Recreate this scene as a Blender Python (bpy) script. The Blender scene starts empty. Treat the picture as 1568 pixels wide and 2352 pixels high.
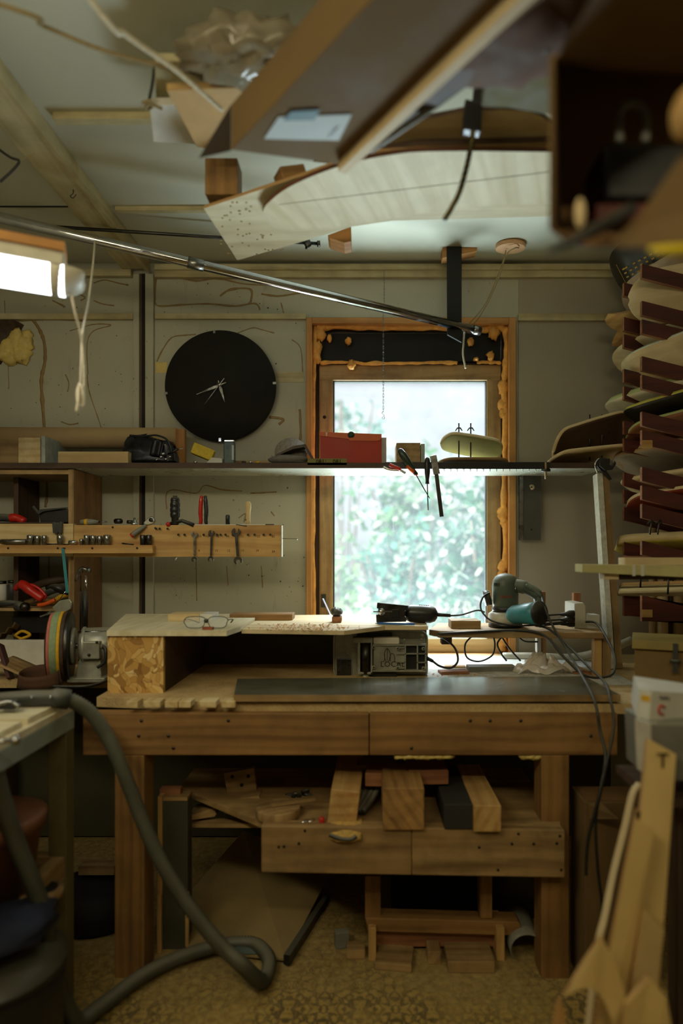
import bpy, math, random
from mathutils import Vector, Matrix, Euler, noise
random.seed(7)
SC = bpy.context.scene
COL = SC.collection
F, VX, HY, EZ = 1480.0, 838.0, 1268.0, 1.27       # focal length in px, vanishing point, eye height
def P(px, py, D): return Vector(((px-VX)/F*D, D, EZ-(py-HY)/F*D))
def Pz(px, py, z):
    D = F*(EZ-z)/(py-HY); return Vector(((px-VX)/F*D, D, z))
R = math.radians
def rot(rx=0, ry=0, rz=0): return Euler((R(rx), R(ry), R(rz))).to_matrix().to_4x4()
def Tr(v): return Matrix.Translation(Vector(v))
def frame(o, x, z=(0,0,1)):
    x = Vector(x).normalized(); z = Vector(z); y = z.cross(x)
    if y.length < 1e-5: y = Vector((0,1,0)).cross(x)
    y.normalize(); z = x.cross(y)
    m = Matrix((x, y, z)).transposed().to_4x4(); m.translation = Vector(o); return m

# ---------------------------------------------------------------- mesh builder
class G:
    def __init__(s): s.v=[]; s.f=[]; s.q=[]; s.m=[]; s.s=[]; s.mi=0
    def add(s, vs, fs, M=None, smooth=False, q=None, mis=None):
        n = len(s.v); off = Vector((random.uniform(-9,9), random.uniform(-9,9), random.uniform(-9,9)))
        vs = [Vector(v) for v in vs]
        if q is None:
            lo = [min(v[i] for v in vs) for i in range(3)]; hi = [max(v[i] for v in vs) for i in range(3)]
            ax = max(range(3), key=lambda i: hi[i]-lo[i]); o2 = [i for i in range(3) if i != ax]
            q = [Vector((v[ax], v[o2[0]], v[o2[1]])) for v in vs]
        for v, a in zip(vs, q):
            s.v.append(M @ v if M else v); s.q.append(Vector(a)+off)
        for k, f in enumerate(fs):
            s.f.append([i+n for i in f]); s.m.append(mis[k] if mis else s.mi); s.s.append(smooth)
        return s
    def box(s, c, d, r=None, M=None, taper=1.0):
        x,y,z = d[0]/2, d[1]/2, d[2]/2
        vs = [(-x,-y,-z),(x,-y,-z),(x,y,-z),(-x,y,-z)]+[(-x*taper,-y*taper,z),(x*taper,-y*taper,z),(x*taper,y*taper,z),(-x*taper,y*taper,z)]
        m = Tr(c) @ (rot(*r) if r else Matrix())
        if M: m = M @ m
        return s.add(vs, [(0,3,2,1),(4,5,6,7),(0,1,5,4),(1,2,6,5),(2,3,7,6),(3,0,4,7)], m)
    def fb(s, x0, y0, x1, y1, D, t):              # box whose front face spans these picture coordinates at distance D
        a, b = P(x0,y0,D), P(x1,y1,D)
        return s.box(((a.x+b.x)/2, D+t/2, (a.z+b.z)/2), (abs(b.x-a.x), t, abs(a.z-b.z)))
    def bar(s, a, b, w, h, up=(0,0,1)):           # w sideways, h along up
        a, b = Vector(a), Vector(b); L = (b-a).length
        return s.box((L/2,0,0), (L,w,h), M=frame(a, b-a, up))
    def prism(s, poly, t, M=None, mi_side=None, smooth=False):
        n = len(poly); vs = [(p[0],p[1],0) for p in poly]+[(p[0],p[1],t) for p in poly]
        fs = [tuple(range(n-1,-1,-1)), tuple(range(n,2*n))]+[(i,(i+1)%n,(i+1)%n+n,i+n) for i in range(n)]
        area = sum(poly[i][0]*poly[(i+1)%n][1]-poly[(i+1)%n][0]*poly[i][1] for i in range(n))
        if area*t < 0: fs = [tuple(reversed(f)) for f in fs]
        mis = None
        if mi_side is not None: mis = [s.mi]*2+[mi_side]*n
        return s.add(vs, fs, M, smooth, mis=mis)
    def poly3(s, pts, t, nrm, mi_side=None):      # a flat board given by its outline in space, thickness t along nrm
        pts = [Vector(p) for p in pts]; n = len(pts); w = Vector(nrm).normalized()*t
        vs = pts+[p+w for p in pts]
        fs = [tuple(range(n-1,-1,-1)), tuple(range(n,2*n))]+[(i,(i+1)%n,(i+1)%n+n,i+n) for i in range(n)]
        nn = Vector((0,0,0))
        for i in range(n): nn += pts[i].cross(pts[(i+1)%n])
        if nn.dot(w) < 0: fs = [tuple(reversed(f)) for f in fs]
        mis = None
        if mi_side is not None: mis = [s.mi]*2+[mi_side]*n
        x = (pts[1]-pts[0]).normalized()
        e = [(pts[(i+1)%n]-pts[i]) for i in range(n)]; x = max(e, key=lambda k: k.length).normalized(); y = w.normalized().cross(x)
        q = [Vector((p.dot(x), p.dot(y), p.dot(w.normalized()))) for p in vs]
        return s.add(vs, fs, None, False, q, mis)
    def tube(s, pts, r, n=8, cap=True, closed=False, flat=1.0, smooth=True):
        pts = [Vector(p) for p in pts]; N = len(pts)
        rr = r if isinstance(r,(list,tuple)) else [r]*N
        vs=[]; q=[]; up=None; L=0
        for i,p in enumerate(pts):
            if closed: t = pts[(i+1)%N]-pts[i-1]
            else: t = pts[min(i+1,N-1)]-pts[max(i-1,0)]
            if t.length < 1e-9: t = Vector((0,0,1))
            t.normalize()
            if up is None:
                up = Vector((0,0,1)) if abs(t.z)<.9 else Vector((1,0,0))
            u = up-t*up.dot(t)
            if u.length < 1e-6: u = t.orthogonal()
            u.normalize(); up = u; w = t.cross(u)
            if i: L += (p-pts[i-1]).length
            for k in range(n):
                a = 2*math.pi*k/n
                vs.append(p+(u*math.cos(a)*flat+w*math.sin(a))*rr[i]); q.append(Vector((L, rr[i]*math.cos(a), rr[i]*math.sin(a))))
        fs=[]
        for i in range(N if closed else N-1):
            j=(i+1)%N
            for k in range(n):
                l=(k+1)%n; fs.append((i*n+k, i*n+l, j*n+l, j*n+k))
        fs = [tuple(reversed(f)) for f in fs]
        if cap and not closed:
            fs.append(tuple(range(n))); fs.append(tuple((N-1)*n+k for k in range(n-1,-1,-1)))
        fs = [tuple(reversed(f)) for f in fs]
        return s.add(vs, fs, None, smooth, q)
    def cyl(s, a, b, r, n=16, r2=None): return s.tube([a,b],[r, r if r2 is None else r2], n)
    def lathe(s, prof, M=None, n=24, smooth=True):
        vs=[]; fs=[]; m=len(prof)
        for (r,z) in prof:
            for k in range(n):
                a=2*math.pi*k/n; vs.append((r*math.cos(a), r*math.sin(a), z))
        for i in range(m-1):
            for k in range(n):
                l=(k+1)%n; fs.append((i*n+k,i*n+l,(i+1)*n+l,(i+1)*n+k))
        fs.append(tuple(range(n-1,-1,-1))); fs.append(tuple((m-1)*n+k for k in range(n)))
        return s.add(vs, fs, M, smooth)
    def ball(s, c, r, n=12, amp=0, fr=3, M=None):
        r = r if isinstance(r,(list,tuple)) else (r,r,r); vs=[]; fs=[]; m=n//2+1; sd=Vector((random.random()*50,0,0))
        vs.append(Vector((0,0,-1)))
        for i in range(1,m):
            ph=-math.pi/2+math.pi*i/m
            for k in range(n):
                a=2*math.pi*k/n; vs.append(Vector((math.cos(a)*math.cos(ph), math.sin(a)*math.cos(ph), math.sin(ph))))
        vs.append(Vector((0,0,1)))
        if amp: vs=[v*(1+amp*noise.noise(v*fr+sd)*2) for v in vs]
        vs=[Vector((v.x*r[0],v.y*r[1],v.z*r[2])) for v in vs]
        for k in range(n): fs.append((0,1+(k+1)%n,1+k))
        for i in range(m-2):
            for k in range(n):
                l=(k+1)%n; fs.append((1+i*n+k,1+i*n+l,1+(i+1)*n+l,1+(i+1)*n+k))
        e=len(vs)-1; b=1+(m-2)*n
        for k in range(n): fs.append((e,b+k,b+(k+1)%n))
        mm = Tr(c)
        if M: mm = M @ mm
        return s.add(vs, fs, mm, True)
    def grid(s, fn, nu, nv, t=0.0, M=None, smooth=True, mi_edge=None):   # sheet from fn(u,v), given thickness t (along -z local)
        vs=[Vector(fn(i/nu, j/nv)) for i in range(nu+1) for j in range(nv+1)]; q=[v.copy() for v in vs]
        W=nv+1; fs=[(i*W+j,(i+1)*W+j,(i+1)*W+j+1,i*W+j+1) for i in range(nu) for j in range(nv)]; mis=[s.mi]*len(fs)
        if t:
            K=len(vs); lo=[]
            for i in range(nu+1):
                for j in range(nv+1):
                    a=vs[min(i+1,nu)*W+j]-vs[max(i-1,0)*W+j]; b=vs[i*W+min(j+1,nv)]-vs[i*W+max(j-1,0)]
                    nn=a.cross(b)
                    nn = nn.normalized() if nn.length>1e-12 else Vector((0,0,1))
                    lo.append(vs[i*W+j]-nn*t)
            q+= [p.copy() for p in lo]; vs+=lo
            fs+=[tuple(K+k for k in reversed(f)) for f in fs[:nu*nv]]; mis+=[s.mi]*(nu*nv)
            rim=[(i,0) for i in range(nu+1)]+[(nu,j) for j in range(1,nv+1)]+[(i,nv) for i in range(nu-1,-1,-1)]+[(0,j) for j in range(nv-1,0,-1)]
            for k in range(len(rim)):
                a=rim[k][0]*W+rim[k][1]; b=rim[(k+1)%len(rim)]; b=b[0]*W+b[1]
                fs.append((b,a,a+K,b+K)); mis.append(s.mi if mi_edge is None else mi_edge)
        return s.add(vs, fs, M, smooth, q, mis)
    def text(s, body, size, M, ext=.0005, align='LEFT'):
        c=bpy.data.curves.new('lettering','FONT'); c.body=body; c.size=size; c.extrude=ext; c.align_x=align; c.resolution_u=2
        o=bpy.data.objects.new('lettering',c); COL.objects.link(o)
        dg=bpy.context.evaluated_depsgraph_get(); me=bpy.data.meshes.new_from_object(o.evaluated_get(dg))
        s.add([v.co.copy() for v in me.vertices],[tuple(p.vertices) for p in me.polygons],M)
        bpy.data.objects.remove(o); bpy.data.curves.remove(c); bpy.data.meshes.remove(me); return s

def spline(pts, k=6):
    pts=[Vector(p) for p in pts]; out=[]
    for i in range(len(pts)-1):
        a,b,c,d=pts[max(i-1,0)],pts[i],pts[i+1],pts[min(i+2,len(pts)-1)]
        for j in range(k):
            t=j/k; out.append(.5*((2*b)+(c-a)*t+(2*a-5*b+4*c-d)*t*t+(3*b-3*c+d-a)*t**3))
    out.append(pts[-1]); return out

# ---------------------------------------------------------------- objects
def ob(name, g, mat, parent=None, bev=0.0, label=None, kind=None, solid=0.0):
    me=bpy.data.meshes.new(name); me.from_pydata([tuple(v) for v in g.v],[],g.f)
    mats = mat if isinstance(mat,(list,tuple)) else [mat]
    for m in mats: me.materials.append(m)
    me.polygons.foreach_set('material_index',[min(i,len(mats)-1) for i in g.m])
    me.polygons.foreach_set('use_smooth',g.s)
    at=me.attributes.new('gc','FLOAT_VECTOR','POINT'); at.data.foreach_set('vector',[c for v in g.q for c in v])
    me.update()
    o=bpy.data.objects.new(name,me); COL.objects.link(o)
    if parent: o.parent=parent
    if bev:
        b=o.modifiers.new('bevel','BEVEL'); b.width=bev; b.segments=2; b.limit_method='ANGLE'; b.angle_limit=R(50)
    if label: o['label']=label
    if kind: o['kind']=kind
    return o
def T(name, label, cat, group=None):
    o=bpy.data.objects.new(name,None); COL.objects.link(o); o.empty_display_size=.05
    o['label']=label; o['category']=cat
    if group: o['group']=group
    return o
def S(name, g, mat, label, cat, group=None, bev=0.0, kind=None):
    o=ob(name,g,mat,None,bev); o['label']=label; o['category']=cat
    if group: o['group']=group
    if kind: o['kind']=kind
    return o
def W(name, g, mat, parent=None, bev=0.0):
    o=ob(name,g,mat,parent,bev)
    if not parent: o['kind']='structure'
    return o
def WE(name):
    o=bpy.data.objects.new(name,None); COL.objects.link(o); o['kind']='structure'; return o

# ---------------------------------------------------------------- materials
def lin(c):
    return tuple(((x/255)/12.92 if x/255<=.04045 else ((x/255+.055)/1.055)**2.4) for x in c)
def newmat(name):
    m=bpy.data.materials.new(name); m.use_nodes=True; nt=m.node_tree; nt.nodes.clear()
    o=nt.nodes.new('ShaderNodeOutputMaterial'); b=nt.nodes.new('ShaderNodeBsdfPrincipled'); nt.links.new(b.outputs[0],o.inputs[0])
    return m,nt,b,o
def nd(nt,t,**k):
    n=nt.nodes.new('ShaderNode'+t)
    for a,v in k.items():
        if a in n.inputs.keys(): n.inputs[a].default_value=v
        else: setattr(n,a,v)
    return n
def ramp(nt, src, stops):
    r=nt.nodes.new('ShaderNodeValToRGB'); el=r.color_ramp.elements
    while len(el)<len(stops): el.new(.5)
    for e,(p,c) in zip(el,stops):
        e.position=p; e.color=(*c,1) if not isinstance(c,(int,float)) else (c,c,c,1)
    nt.links.new(src,r.inputs[0]); return r.outputs[0]
def coords(nt, sc=(1,1,1), src='gc'):
    if src=='gc':
        a=nt.nodes.new('ShaderNodeAttribute'); a.attribute_name='gc'; o=a.outputs['Vector']
    else:
        a=nt.nodes.new('ShaderNodeTexCoord'); o=a.outputs[src]
    mp=nt.nodes.new('ShaderNodeMapping'); mp.inputs['Scale'].default_value=sc; nt.links.new(o,mp.inputs['Vector']); return mp.outputs[0]
def noi(nt, vec, scale, detail=3, rough=.5, dist=0):
    n=nd(nt,'TexNoise'); n.inputs['Scale'].default_value=scale; n.inputs['Detail'].default_value=detail
    n.inputs['Roughness'].default_value=rough; n.inputs['Distortion'].default_value=dist
    nt.links.new(vec,n.inputs['Vector']); return n.outputs['Fac']
def mix(nt, fac, a, b, mode='MIX'):
    m=nt.nodes.new('ShaderNodeMix'); m.data_type='RGBA'; m.blend_type=mode
    for s,v in ((m.inputs[0],fac),(m.inputs[6],a),(m.inputs[7],b)):
        if hasattr(v,'default_value') or hasattr(v,'links'): nt.links.new(v,s)
        elif isinstance(v,(int,float)): s.default_value=v
        else: s.default_value=(*v,1)
    return m.outputs[2]
def bump(nt,b,h,strength=.2,dist=.002):
    n=nd(nt,'Bump'); n.inputs['Strength'].default_value=strength; n.inputs['Distance'].default_value=dist
    nt.links.new(h,n.inputs['Height']); nt.links.new(n.outputs[0],b.inputs['Normal'])
def wood(name, c1, c2, rough=.65, sc=1.0, dirt=.25, bands=True):
    m,nt,b,o=newmat(name); c1,c2=lin(c1),lin(c2)
    v=coords(nt,(1.6*sc,22*sc,22*sc)); n1=noi(nt,v,1.0,4,.6,.6)
    v2=coords(nt,(3*sc,9*sc,9*sc)); w=nd(nt,'TexWave'); w.wave_type='RINGS'; w.rings_direction='X'
    w.inputs['Scale'].default_value=1.2; w.inputs['Distortion'].default_value=4; w.inputs['Detail'].default_value=2; w.inputs['Detail Scale'].default_value=.6
    nt.links.new(v2,w.inputs['Vector'])
    c=ramp(nt,n1,[(.3,c2),(.62,c1)])
    if bands: c=mix(nt,.35,c,ramp(nt,w.outputs['Fac'],[(.1,c2),(.6,c1)]))
    v3=coords(nt,(1,1,1),'Object'); d=noi(nt,v3,9,4,.6)
    c=mix(nt,dirt,c,ramp(nt,d,[(.35,.25),(.6,1.0)]),'MULTIPLY')
    nt.links.new(c,b.inputs['Base Color']); b.inputs['Roughness'].default_value=rough
    bump(nt,b,n1,.15,.001); return m
def plain(name, c, rough=.5, metal=0.0, var=.25, sc=14, dust=0.0, spec=.5, bmp=.0, emit=None, coat=0, dustc=(170,165,140)):
    m,nt,b,o=newmat(name); c=lin(c)
    v=coords(nt,(1,1,1),'Object'); n=noi(nt,v,sc,5,.62)
    col=mix(nt,var,c,ramp(nt,n,[(.32,tuple(x*.35 for x in c)),(.66,tuple(min(1,x*1.25) for x in c))]))
    if dust:
        ge=nd(nt,'NewGeometry'); sx=nd(nt,'SeparateXYZ'); nt.links.new(ge.outputs['Normal'],sx.inputs[0])
        f=ramp(nt,sx.outputs[2],[(.2,0.0),(.9,dust)]); col=mix(nt,f,col,lin(dustc))
    nt.links.new(col,b.inputs['Base Color'])
    nt.links.new(ramp(nt,n,[(.3,max(0,rough-.12)),(.7,min(1,rough+.12))]),b.inputs['Roughness'])
    b.inputs['Metallic'].default_value=metal; b.inputs['Specular IOR Level'].default_value=spec; b.inputs['Coat Weight'].default_value=coat
    if bmp: bump(nt,b,n,bmp,.003)
    return m
def plymat(name, c1, c2):                        # striped plywood edge
    m,nt,b,o=newmat(name); v=coords(nt,(1,1,1)); s=nd(nt,'SeparateXYZ'); nt.links.new(v,s.inputs[0])
    mu=nd(nt,'Math',operation='SINE'); ml=nd(nt,'Math',operation='MULTIPLY'); ml.inputs[1].default_value=2100; nt.links.new(s.outputs[2],ml.inputs[0]); nt.links.new(ml.outputs[0],mu.inputs[0])
    nt.links.new(ramp(nt,mu.outputs[0],[(.3,lin(c2)),(.7,lin(c1))]),b.inputs['Base Color']); b.inputs['Roughness'].default_value=.7; return m

M_={}
brownw=wood('brown_cabinet_wood',(142,108,68),(110,80,48),dirt=.3,bands=False)
pine =wood('pine_wood',(206,168,104),(168,120,62))
pinel=wood('pale_pine_wood',(222,200,150),(190,158,100),dirt=.15)
birch=wood('birch_plywood',(224,204,160),(200,172,124),dirt=.15,bands=False)
birchw=wood('white_birch_plywood',(228,218,184),(206,192,150),dirt=.12,bands=False)
beam =wood('fir_wood',(158,118,66),(114,80,40),dirt=.35)
oldw =wood('dusty_old_wood',(178,146,96),(128,98,58),dirt=.45)
darkw=wood('dark_brown_wood',(84,62,42),(54,40,28),dirt=.4)
redw =wood('red_brown_film_plywood',(92,40,30),(60,26,22),rough=.45,dirt=.3,bands=False)
redk =wood('raw_mahogany_wood',(168,112,72),(120,76,48))
orangew=wood('orange_pine_wood',(200,144,78),(160,106,50),dirt=.2)
pley =plymat('plywood_edge',(214,186,130),(150,104,60))
pleyw=plymat('pale_plywood_edge',(232,222,184),(196,176,130))
def painted(name,c,stain,rough=.7,amt=.5,speck=True):
    m,nt,b,o=newmat(name); c=lin(c); st=lin(stain)
    v=coords(nt,(1,1,1),'Object'); big=noi(nt,v,1.6,4,.6); fine=noi(nt,v,26,5,.7)
    col=mix(nt,.35,c,ramp(nt,big,[(.3,tuple(x*.72 for x in c)),(.7,tuple(x*1.1 for x in c))]))
    vs=coords(nt,(7,7,1.2),'Object'); dr=noi(nt,vs,2.2,5,.75,.4)
    col=mix(nt,ramp(nt,dr,[(.60,0.0),(.72,amt)]),col,st)
    if speck:
        s=noi(nt,v,75,2,.5); col=mix(nt,ramp(nt,s,[(.70,0.0),(.74,.7)]),col,tuple(x*.3 for x in st))
    nt.links.new(col,b.inputs['Base Color']); b.inputs['Roughness'].default_value=rough; bump(nt,b,fine,.06,.002); return m
wallm=painted('painted_wall_board',(172,170,150),(120,92,48),amt=.4)
wallg=painted('grey_wall_board',(158,148,128),(120,100,66),amt=.15,speck=False)
ceilm=painted('painted_ceiling_board',(188,188,168),(160,140,84),amt=.18,speck=False)
trimm=wood('painted_trim_wood',(196,186,146),(166,150,104),dirt=.3,bands=False)
glue =plain('brown_glue',(142,114,66),.6,var=.4,sc=40)
black=plain('matt_black_paint',(34,33,30),.7,var=.25,sc=8,spec=.25)
blackp=plain('black_plastic',(30,30,29),.4,var=.3,dust=.25)
rubber=plain('black_rubber',(30,29,26),.5,var=.3,dust=.2)
leather=plain('black_leather',(22,24,27),.3,var=.4,sc=20)
dgrey=plain('dark_grey_plastic',(58,60,56),.5,var=.35,dust=.35)
grey =plain('grey_paint',(120,120,110),.5,var=.35,dust=.3)
metal=plain('worn_steel',(150,150,146),.3,metal=1,var=.45,sc=25)
metald=plain('dark_steel',(82,80,76),.38,metal=1,var=.5,sc=25)
chrome=plain('bright_chrome',(205,206,208),.12,metal=1,var=.2,sc=20)
cast =plain('cast_aluminium',(164,164,148),.4,metal=.4,var=.45,sc=18,dust=.3)
white=plain('white_paint',(214,212,200),.5,var=.2)
offw =plain('off_white_plastic',(206,200,180),.45,var=.25)
redp =plain('red_plastic',(190,38,24),.32,var=.25)
orangep=plain('orange_plastic',(214,88,22),.4,var=.25)
yellow=plain('yellow_foam',(214,186,52),.7,var=.25,bmp=.3,sc=60)
teal =plain('teal_plastic',(66,150,160),.4,var=.45,sc=10,dust=.25)
blue =plain('blue_plastic',(50,110,190),.35,var=.2)
bluec=plain('dark_blue_cloth',(34,40,62),.8,var=.4)
rope =plain('white_cotton_cord',(214,204,176),.9,var=.3,sc=120,bmp=.5)
ropeb=plain('tan_twine',(150,132,92),.9,var=.4,sc=120,bmp=.5)
cardb=plain('brown_cardboard',(110,86,48),.85,var=.25,sc=6)
cardd=plain('dark_inside_cardboard',(116,84,46),.85,var=.25,sc=6)
kraft=plain('kraft_paper',(186,158,112),.75,var=.2,sc=5)
foam =plain('expanding_foam',(222,158,70),.6,var=.45,sc=30,bmp=.8)
foamp=plain('pale_expanding_foam',(214,190,110),.6,var=.35,sc=30,bmp=.8)
hosem=plain('grey_ribbed_hose',(84,84,70),.5,var=.3,dust=.3)
plasticbag=plain('clear_wrap',(140,130,108),.18,var=.4,sc=12)
paper=plain('white_paper',(210,208,196),.8,var=.15)
sandp=plain('brown_sandpaper',(84,56,36),.9,var=.35,sc=50)
pinkp=plain('pink_foam',(196,110,92),.8,var=.3,sc=50)
greenp=plain('sage_foam',(140,158,118),.8,var=.3,sc=50)
ylp =plain('yellow_foam_layer',(216,168,30),.8,var=.25,sc=50)
leafd=plain('ink',(40,32,22),.8,var=.1)
dustm=plain('sawdust',(206,178,120),.95,var=.5,sc=60,bmp=.8)
dustw=plain('pale_dust',(206,206,196),.95,var=.45,sc=30,bmp=.5)
shav =plain('wood_shavings',(216,170,116),.8,var=.5,sc=30)
shavr=plain('red_shavings',(150,80,50),.8,var=.5,sc=30)
terra=plain('terracotta_plastic',(120,78,54),.6,var=.3)
cloth=plain('grey_cloth',(120,116,106),.95,var=.4,sc=60,bmp=.5)
label=plain('label_paper',(196,206,204),.7,var=.15)
redbox=plain('red_box_card',(170,52,30),.6,var=.25,sc=8)
orgbox=plain('orange_box_card',(200,96,48),.6,var=.2,sc=8)
yelc =plain('yellow_rubber',(220,196,20),.5,var=.2)

def osbmat():
    m,nt,b,o=newmat('strand_board'); v=coords(nt,(1,1,1)); n=noi(nt,v,14,3,.5)
    ad=nd(nt,'VectorMath',operation='MULTIPLY_ADD'); 
    nn=nd(nt,'TexNoise'); nn.inputs['Scale'].default_value=9; nt.links.new(v,nn.inputs['Vector'])
    nt.links.new(nn.outputs['Color'],ad.inputs[0]); ad.inputs[1].default_value=(.16,.16,.16); nt.links.new(v,ad.inputs[2])
    mp=nd(nt,'Mapping'); mp.inputs['Scale'].default_value=(14,34,34); nt.links.new(ad.outputs[0],mp.inputs['Vector'])
    vo=nd(nt,'TexVoronoi'); vo.inputs['Scale'].default_value=1.6; nt.links.new(mp.outputs[0],vo.inputs['Vector'])
    s=nd(nt,'SeparateColor'); nt.links.new(vo.outputs['Color'],s.inputs[0])
    c=ramp(nt,s.outputs[0],[(0,lin((140,98,42))),(.2,lin((196,150,76))),(.6,lin((218,178,104))),(1,lin((232,204,140)))])
    vo2=nd(nt,'TexVoronoi'); vo2.feature='DISTANCE_TO_EDGE'; vo2.inputs['Scale'].default_value=1.6; nt.links.new(mp.outputs[0],vo2.inputs['Vector'])
    c=mix(nt,ramp(nt,vo2.outputs['Distance'],[(0,.55),(.06,0.0)]),c,lin((110,72,30)))
    nt.links.new(c,b.inputs['Base Color']); b.inputs['Roughness'].default_value=.6; return m
osb=osbmat()
def floormat():
    m,nt,b,o=newmat('patterned_linoleum'); v=coords(nt,(1,1,1),'Object')
    s=nd(nt,'SeparateXYZ'); nt.links.new(v,s.inputs[0]); cb=nd(nt,'CombineXYZ')
    for i in (0,1):
        a=nd(nt,'Math',operation='MULTIPLY'); a.inputs[1].default_value=5.0; nt.links.new(s.outputs[i],a.inputs[0])
        p=nd(nt,'Math',operation='PINGPONG'); p.inputs[1].default_value=.5; nt.links.new(a.outputs[0],p.inputs[0]); nt.links.new(p.outputs[0],cb.inputs[i])
    vo=nd(nt,'TexVoronoi'); vo.feature='DISTANCE_TO_EDGE'; vo.inputs['Scale'].default_value=8; vd=nd(nt,'VectorMath',operation='MULTIPLY_ADD'); tn=nd(nt,'TexNoise'); tn.inputs['Scale'].default_value=7; nt.links.new(cb.outputs[0],tn.inputs['Vector']); nt.links.new(tn.outputs['Color'],vd.inputs[0]); vd.inputs[1].default_value=(.22,.22,0); nt.links.new(cb.outputs[0],vd.inputs[2]); nt.links.new(vd.outputs[0],vo.inputs['Vector'])
    wv=noi(nt,cb.outputs[0],9,2,.5)
    f=ramp(nt,vo.outputs['Distance'],[(.06,1.0),(.11,0.0)]); f2=ramp(nt,wv,[(.53,0.0),(.57,1.0)])
    f=mix(nt,.45,f,f2,'LIGHTEN')
    d=noi(nt,v,3.5,5,.7); d2=noi(nt,v,40,3,.6)
    f=mix(nt,1.0,f,ramp(nt,d,[(.46,1.0),(.70,.2)]),'MULTIPLY')
    base=mix(nt,.35,lin((190,154,66)),ramp(nt,d2,[(.3,lin((150,120,60))),(.7,lin((206,178,104)))]))
    c=mix(nt,f,base,lin((44,36,18)))
    # sawdust thickens under the bench
    my=nd(nt,'MapRange'); my.inputs[1].default_value=.55; my.inputs[2].default_value=1.0; nt.links.new(s.outputs[1],my.inputs[0])
    ds=mix(nt,1.0,my.outputs[0],ramp(nt,d,[(.25,.5),(.6,1.0)]),'MULTIPLY')
    c=mix(nt,ds,c,ramp(nt,d2,[(.3,lin((138,116,70))),(.7,lin((180,156,100)))]))
    nt.links.new(c,b.inputs['Base Color']); b.inputs['Roughness'].default_value=.7; bump(nt,b,d2,.2,.003); return m
floorm=floormat()
def benchm():
    m,nt,b,o=newmat('dusty_bench_top'); v=coords(nt,(1,1,1),'Object'); n=noi(nt,v,7,6,.7); n2=noi(nt,v,160,3,.6)
    c=mix(nt,.3,ramp(nt,n,[(.3,lin((160,128,82))),(.6,lin((206,178,124)))]),ramp(nt,n2,[(.3,lin((140,110,68))),(.7,lin((220,198,148)))]))
    nt.links.new(c,b.inputs['Base Color']); b.inputs['Roughness'].default_value=.8; bump(nt,b,n2,.25,.002); return m
bench_m=benchm()
def sheetmat():
    m,nt,b,o=newmat('dusty_laminate'); v=coords(nt,(1,1,1),'Object'); n=noi(nt,v,6,6,.72,.5); n2=noi(nt,coords(nt,(3,14,1),'Object'),3,4,.7)
    f=mix(nt,1.0,ramp(nt,n,[(.35,.15),(.75,.38)]),ramp(nt,n2,[(.35,.2),(.6,1.0)]),'MULTIPLY')
    c=mix(nt,f,lin((74,70,54)),lin((150,152,130)))
    nt.links.new(c,b.inputs['Base Color']); nt.links.new(ramp(nt,n,[(.3,.16),(.7,.28)]),b.inputs['Roughness']); b.inputs['Specular IOR Level'].default_value=1.0; return m
sheetm=sheetmat()
def laminate(name,c,r=.25):
    m=plain(name,c,r,var=.04,sc=4,spec=.6); return m
shelfm=laminate('grey_laminate',(168,168,150),.3)
def emis(name,c,s):
    m,nt,b,o=newmat(name); e=nd(nt,'Emission'); e.inputs[0].default_value=(*c,1); e.inputs[1].default_value=s; nt.links.new(e.outputs[0],o.inputs[0]); return m
def glassmat():
    m,nt,b,o=newmat('dusty_window_glass'); nt.nodes.remove(b)
    tr=nd(nt,'BsdfTransparent'); tl=nd(nt,'BsdfTranslucent'); tl.inputs[0].default_value=(.93,.97,1,1)
    gl=nd(nt,'BsdfGlossy'); gl.inputs['Roughness'].default_value=.05
    v=coords(nt,(1,1,1),'Object'); n=noi(nt,v,5,6,.7); st=noi(nt,coords(nt,(60,60,2.4),'Object'),1.2,3,.6)
    f=ramp(nt,n,[(.3,.015),(.75,.04)]); f=mix(nt,ramp(nt,st,[(.70,0.0),(.76,.5)]),f,(.10,.10,.10))
    a=nd(nt,'MixShader'); nt.links.new(f,a.inputs[0]); nt.links.new(tr.outputs[0],a.inputs[1]); nt.links.new(tl.outputs[0],a.inputs[2])
    c=nd(nt,'MixShader'); c.inputs[0].default_value=.04; nt.links.new(a.outputs[0],c.inputs[1]); nt.links.new(gl.outputs[0],c.inputs[2])
    nt.links.new(c.outputs[0],o.inputs[0]); return m
glassm=glassmat()
def clearmat(name,tint=(.9,.92,.9),fac=.35):
    m,nt,b,o=newmat(name); tr=nd(nt,'BsdfTransparent'); tr.inputs[0].default_value=(*tint,1)
    b.inputs['Base Color'].default_value=(*tint,1); b.inputs['Roughness'].default_value=.15
    a=nd(nt,'MixShader'); a.inputs[0].default_value=fac; nt.links.new(tr.outputs[0],a.inputs[1]); nt.links.new(b.outputs[0],a.inputs[2]); nt.links.new(a.outputs[0],o.inputs[0]); return m
lensm=clearmat('clear_lens',(.93,.95,.96),.15)
filmm=clearmat('milky_plastic_film',(.86,.80,.70),.6)
def leafmat(name,c):
    m,nt,b,o=newmat(name); n=noi(nt,coords(nt,(1,1,1),'Object'),2.5,3,.6)
    col=ramp(nt,n,[(.35,tuple(x*.6 for x in lin(c))),(.65,lin(c))])
    nt.links.new(col,b.inputs['Base Color']); b.inputs['Roughness'].default_value=.5
    tl=nd(nt,'BsdfTranslucent'); nt.links.new(col,tl.inputs[0]); a=nd(nt,'MixShader'); a.inputs[0].default_value=.4
    nt.links.new(b.outputs[0],a.inputs[1]); nt.links.new(tl.outputs[0],a.inputs[2]); nt.links.new(a.outputs[0],o.inputs[0]); return m

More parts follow.
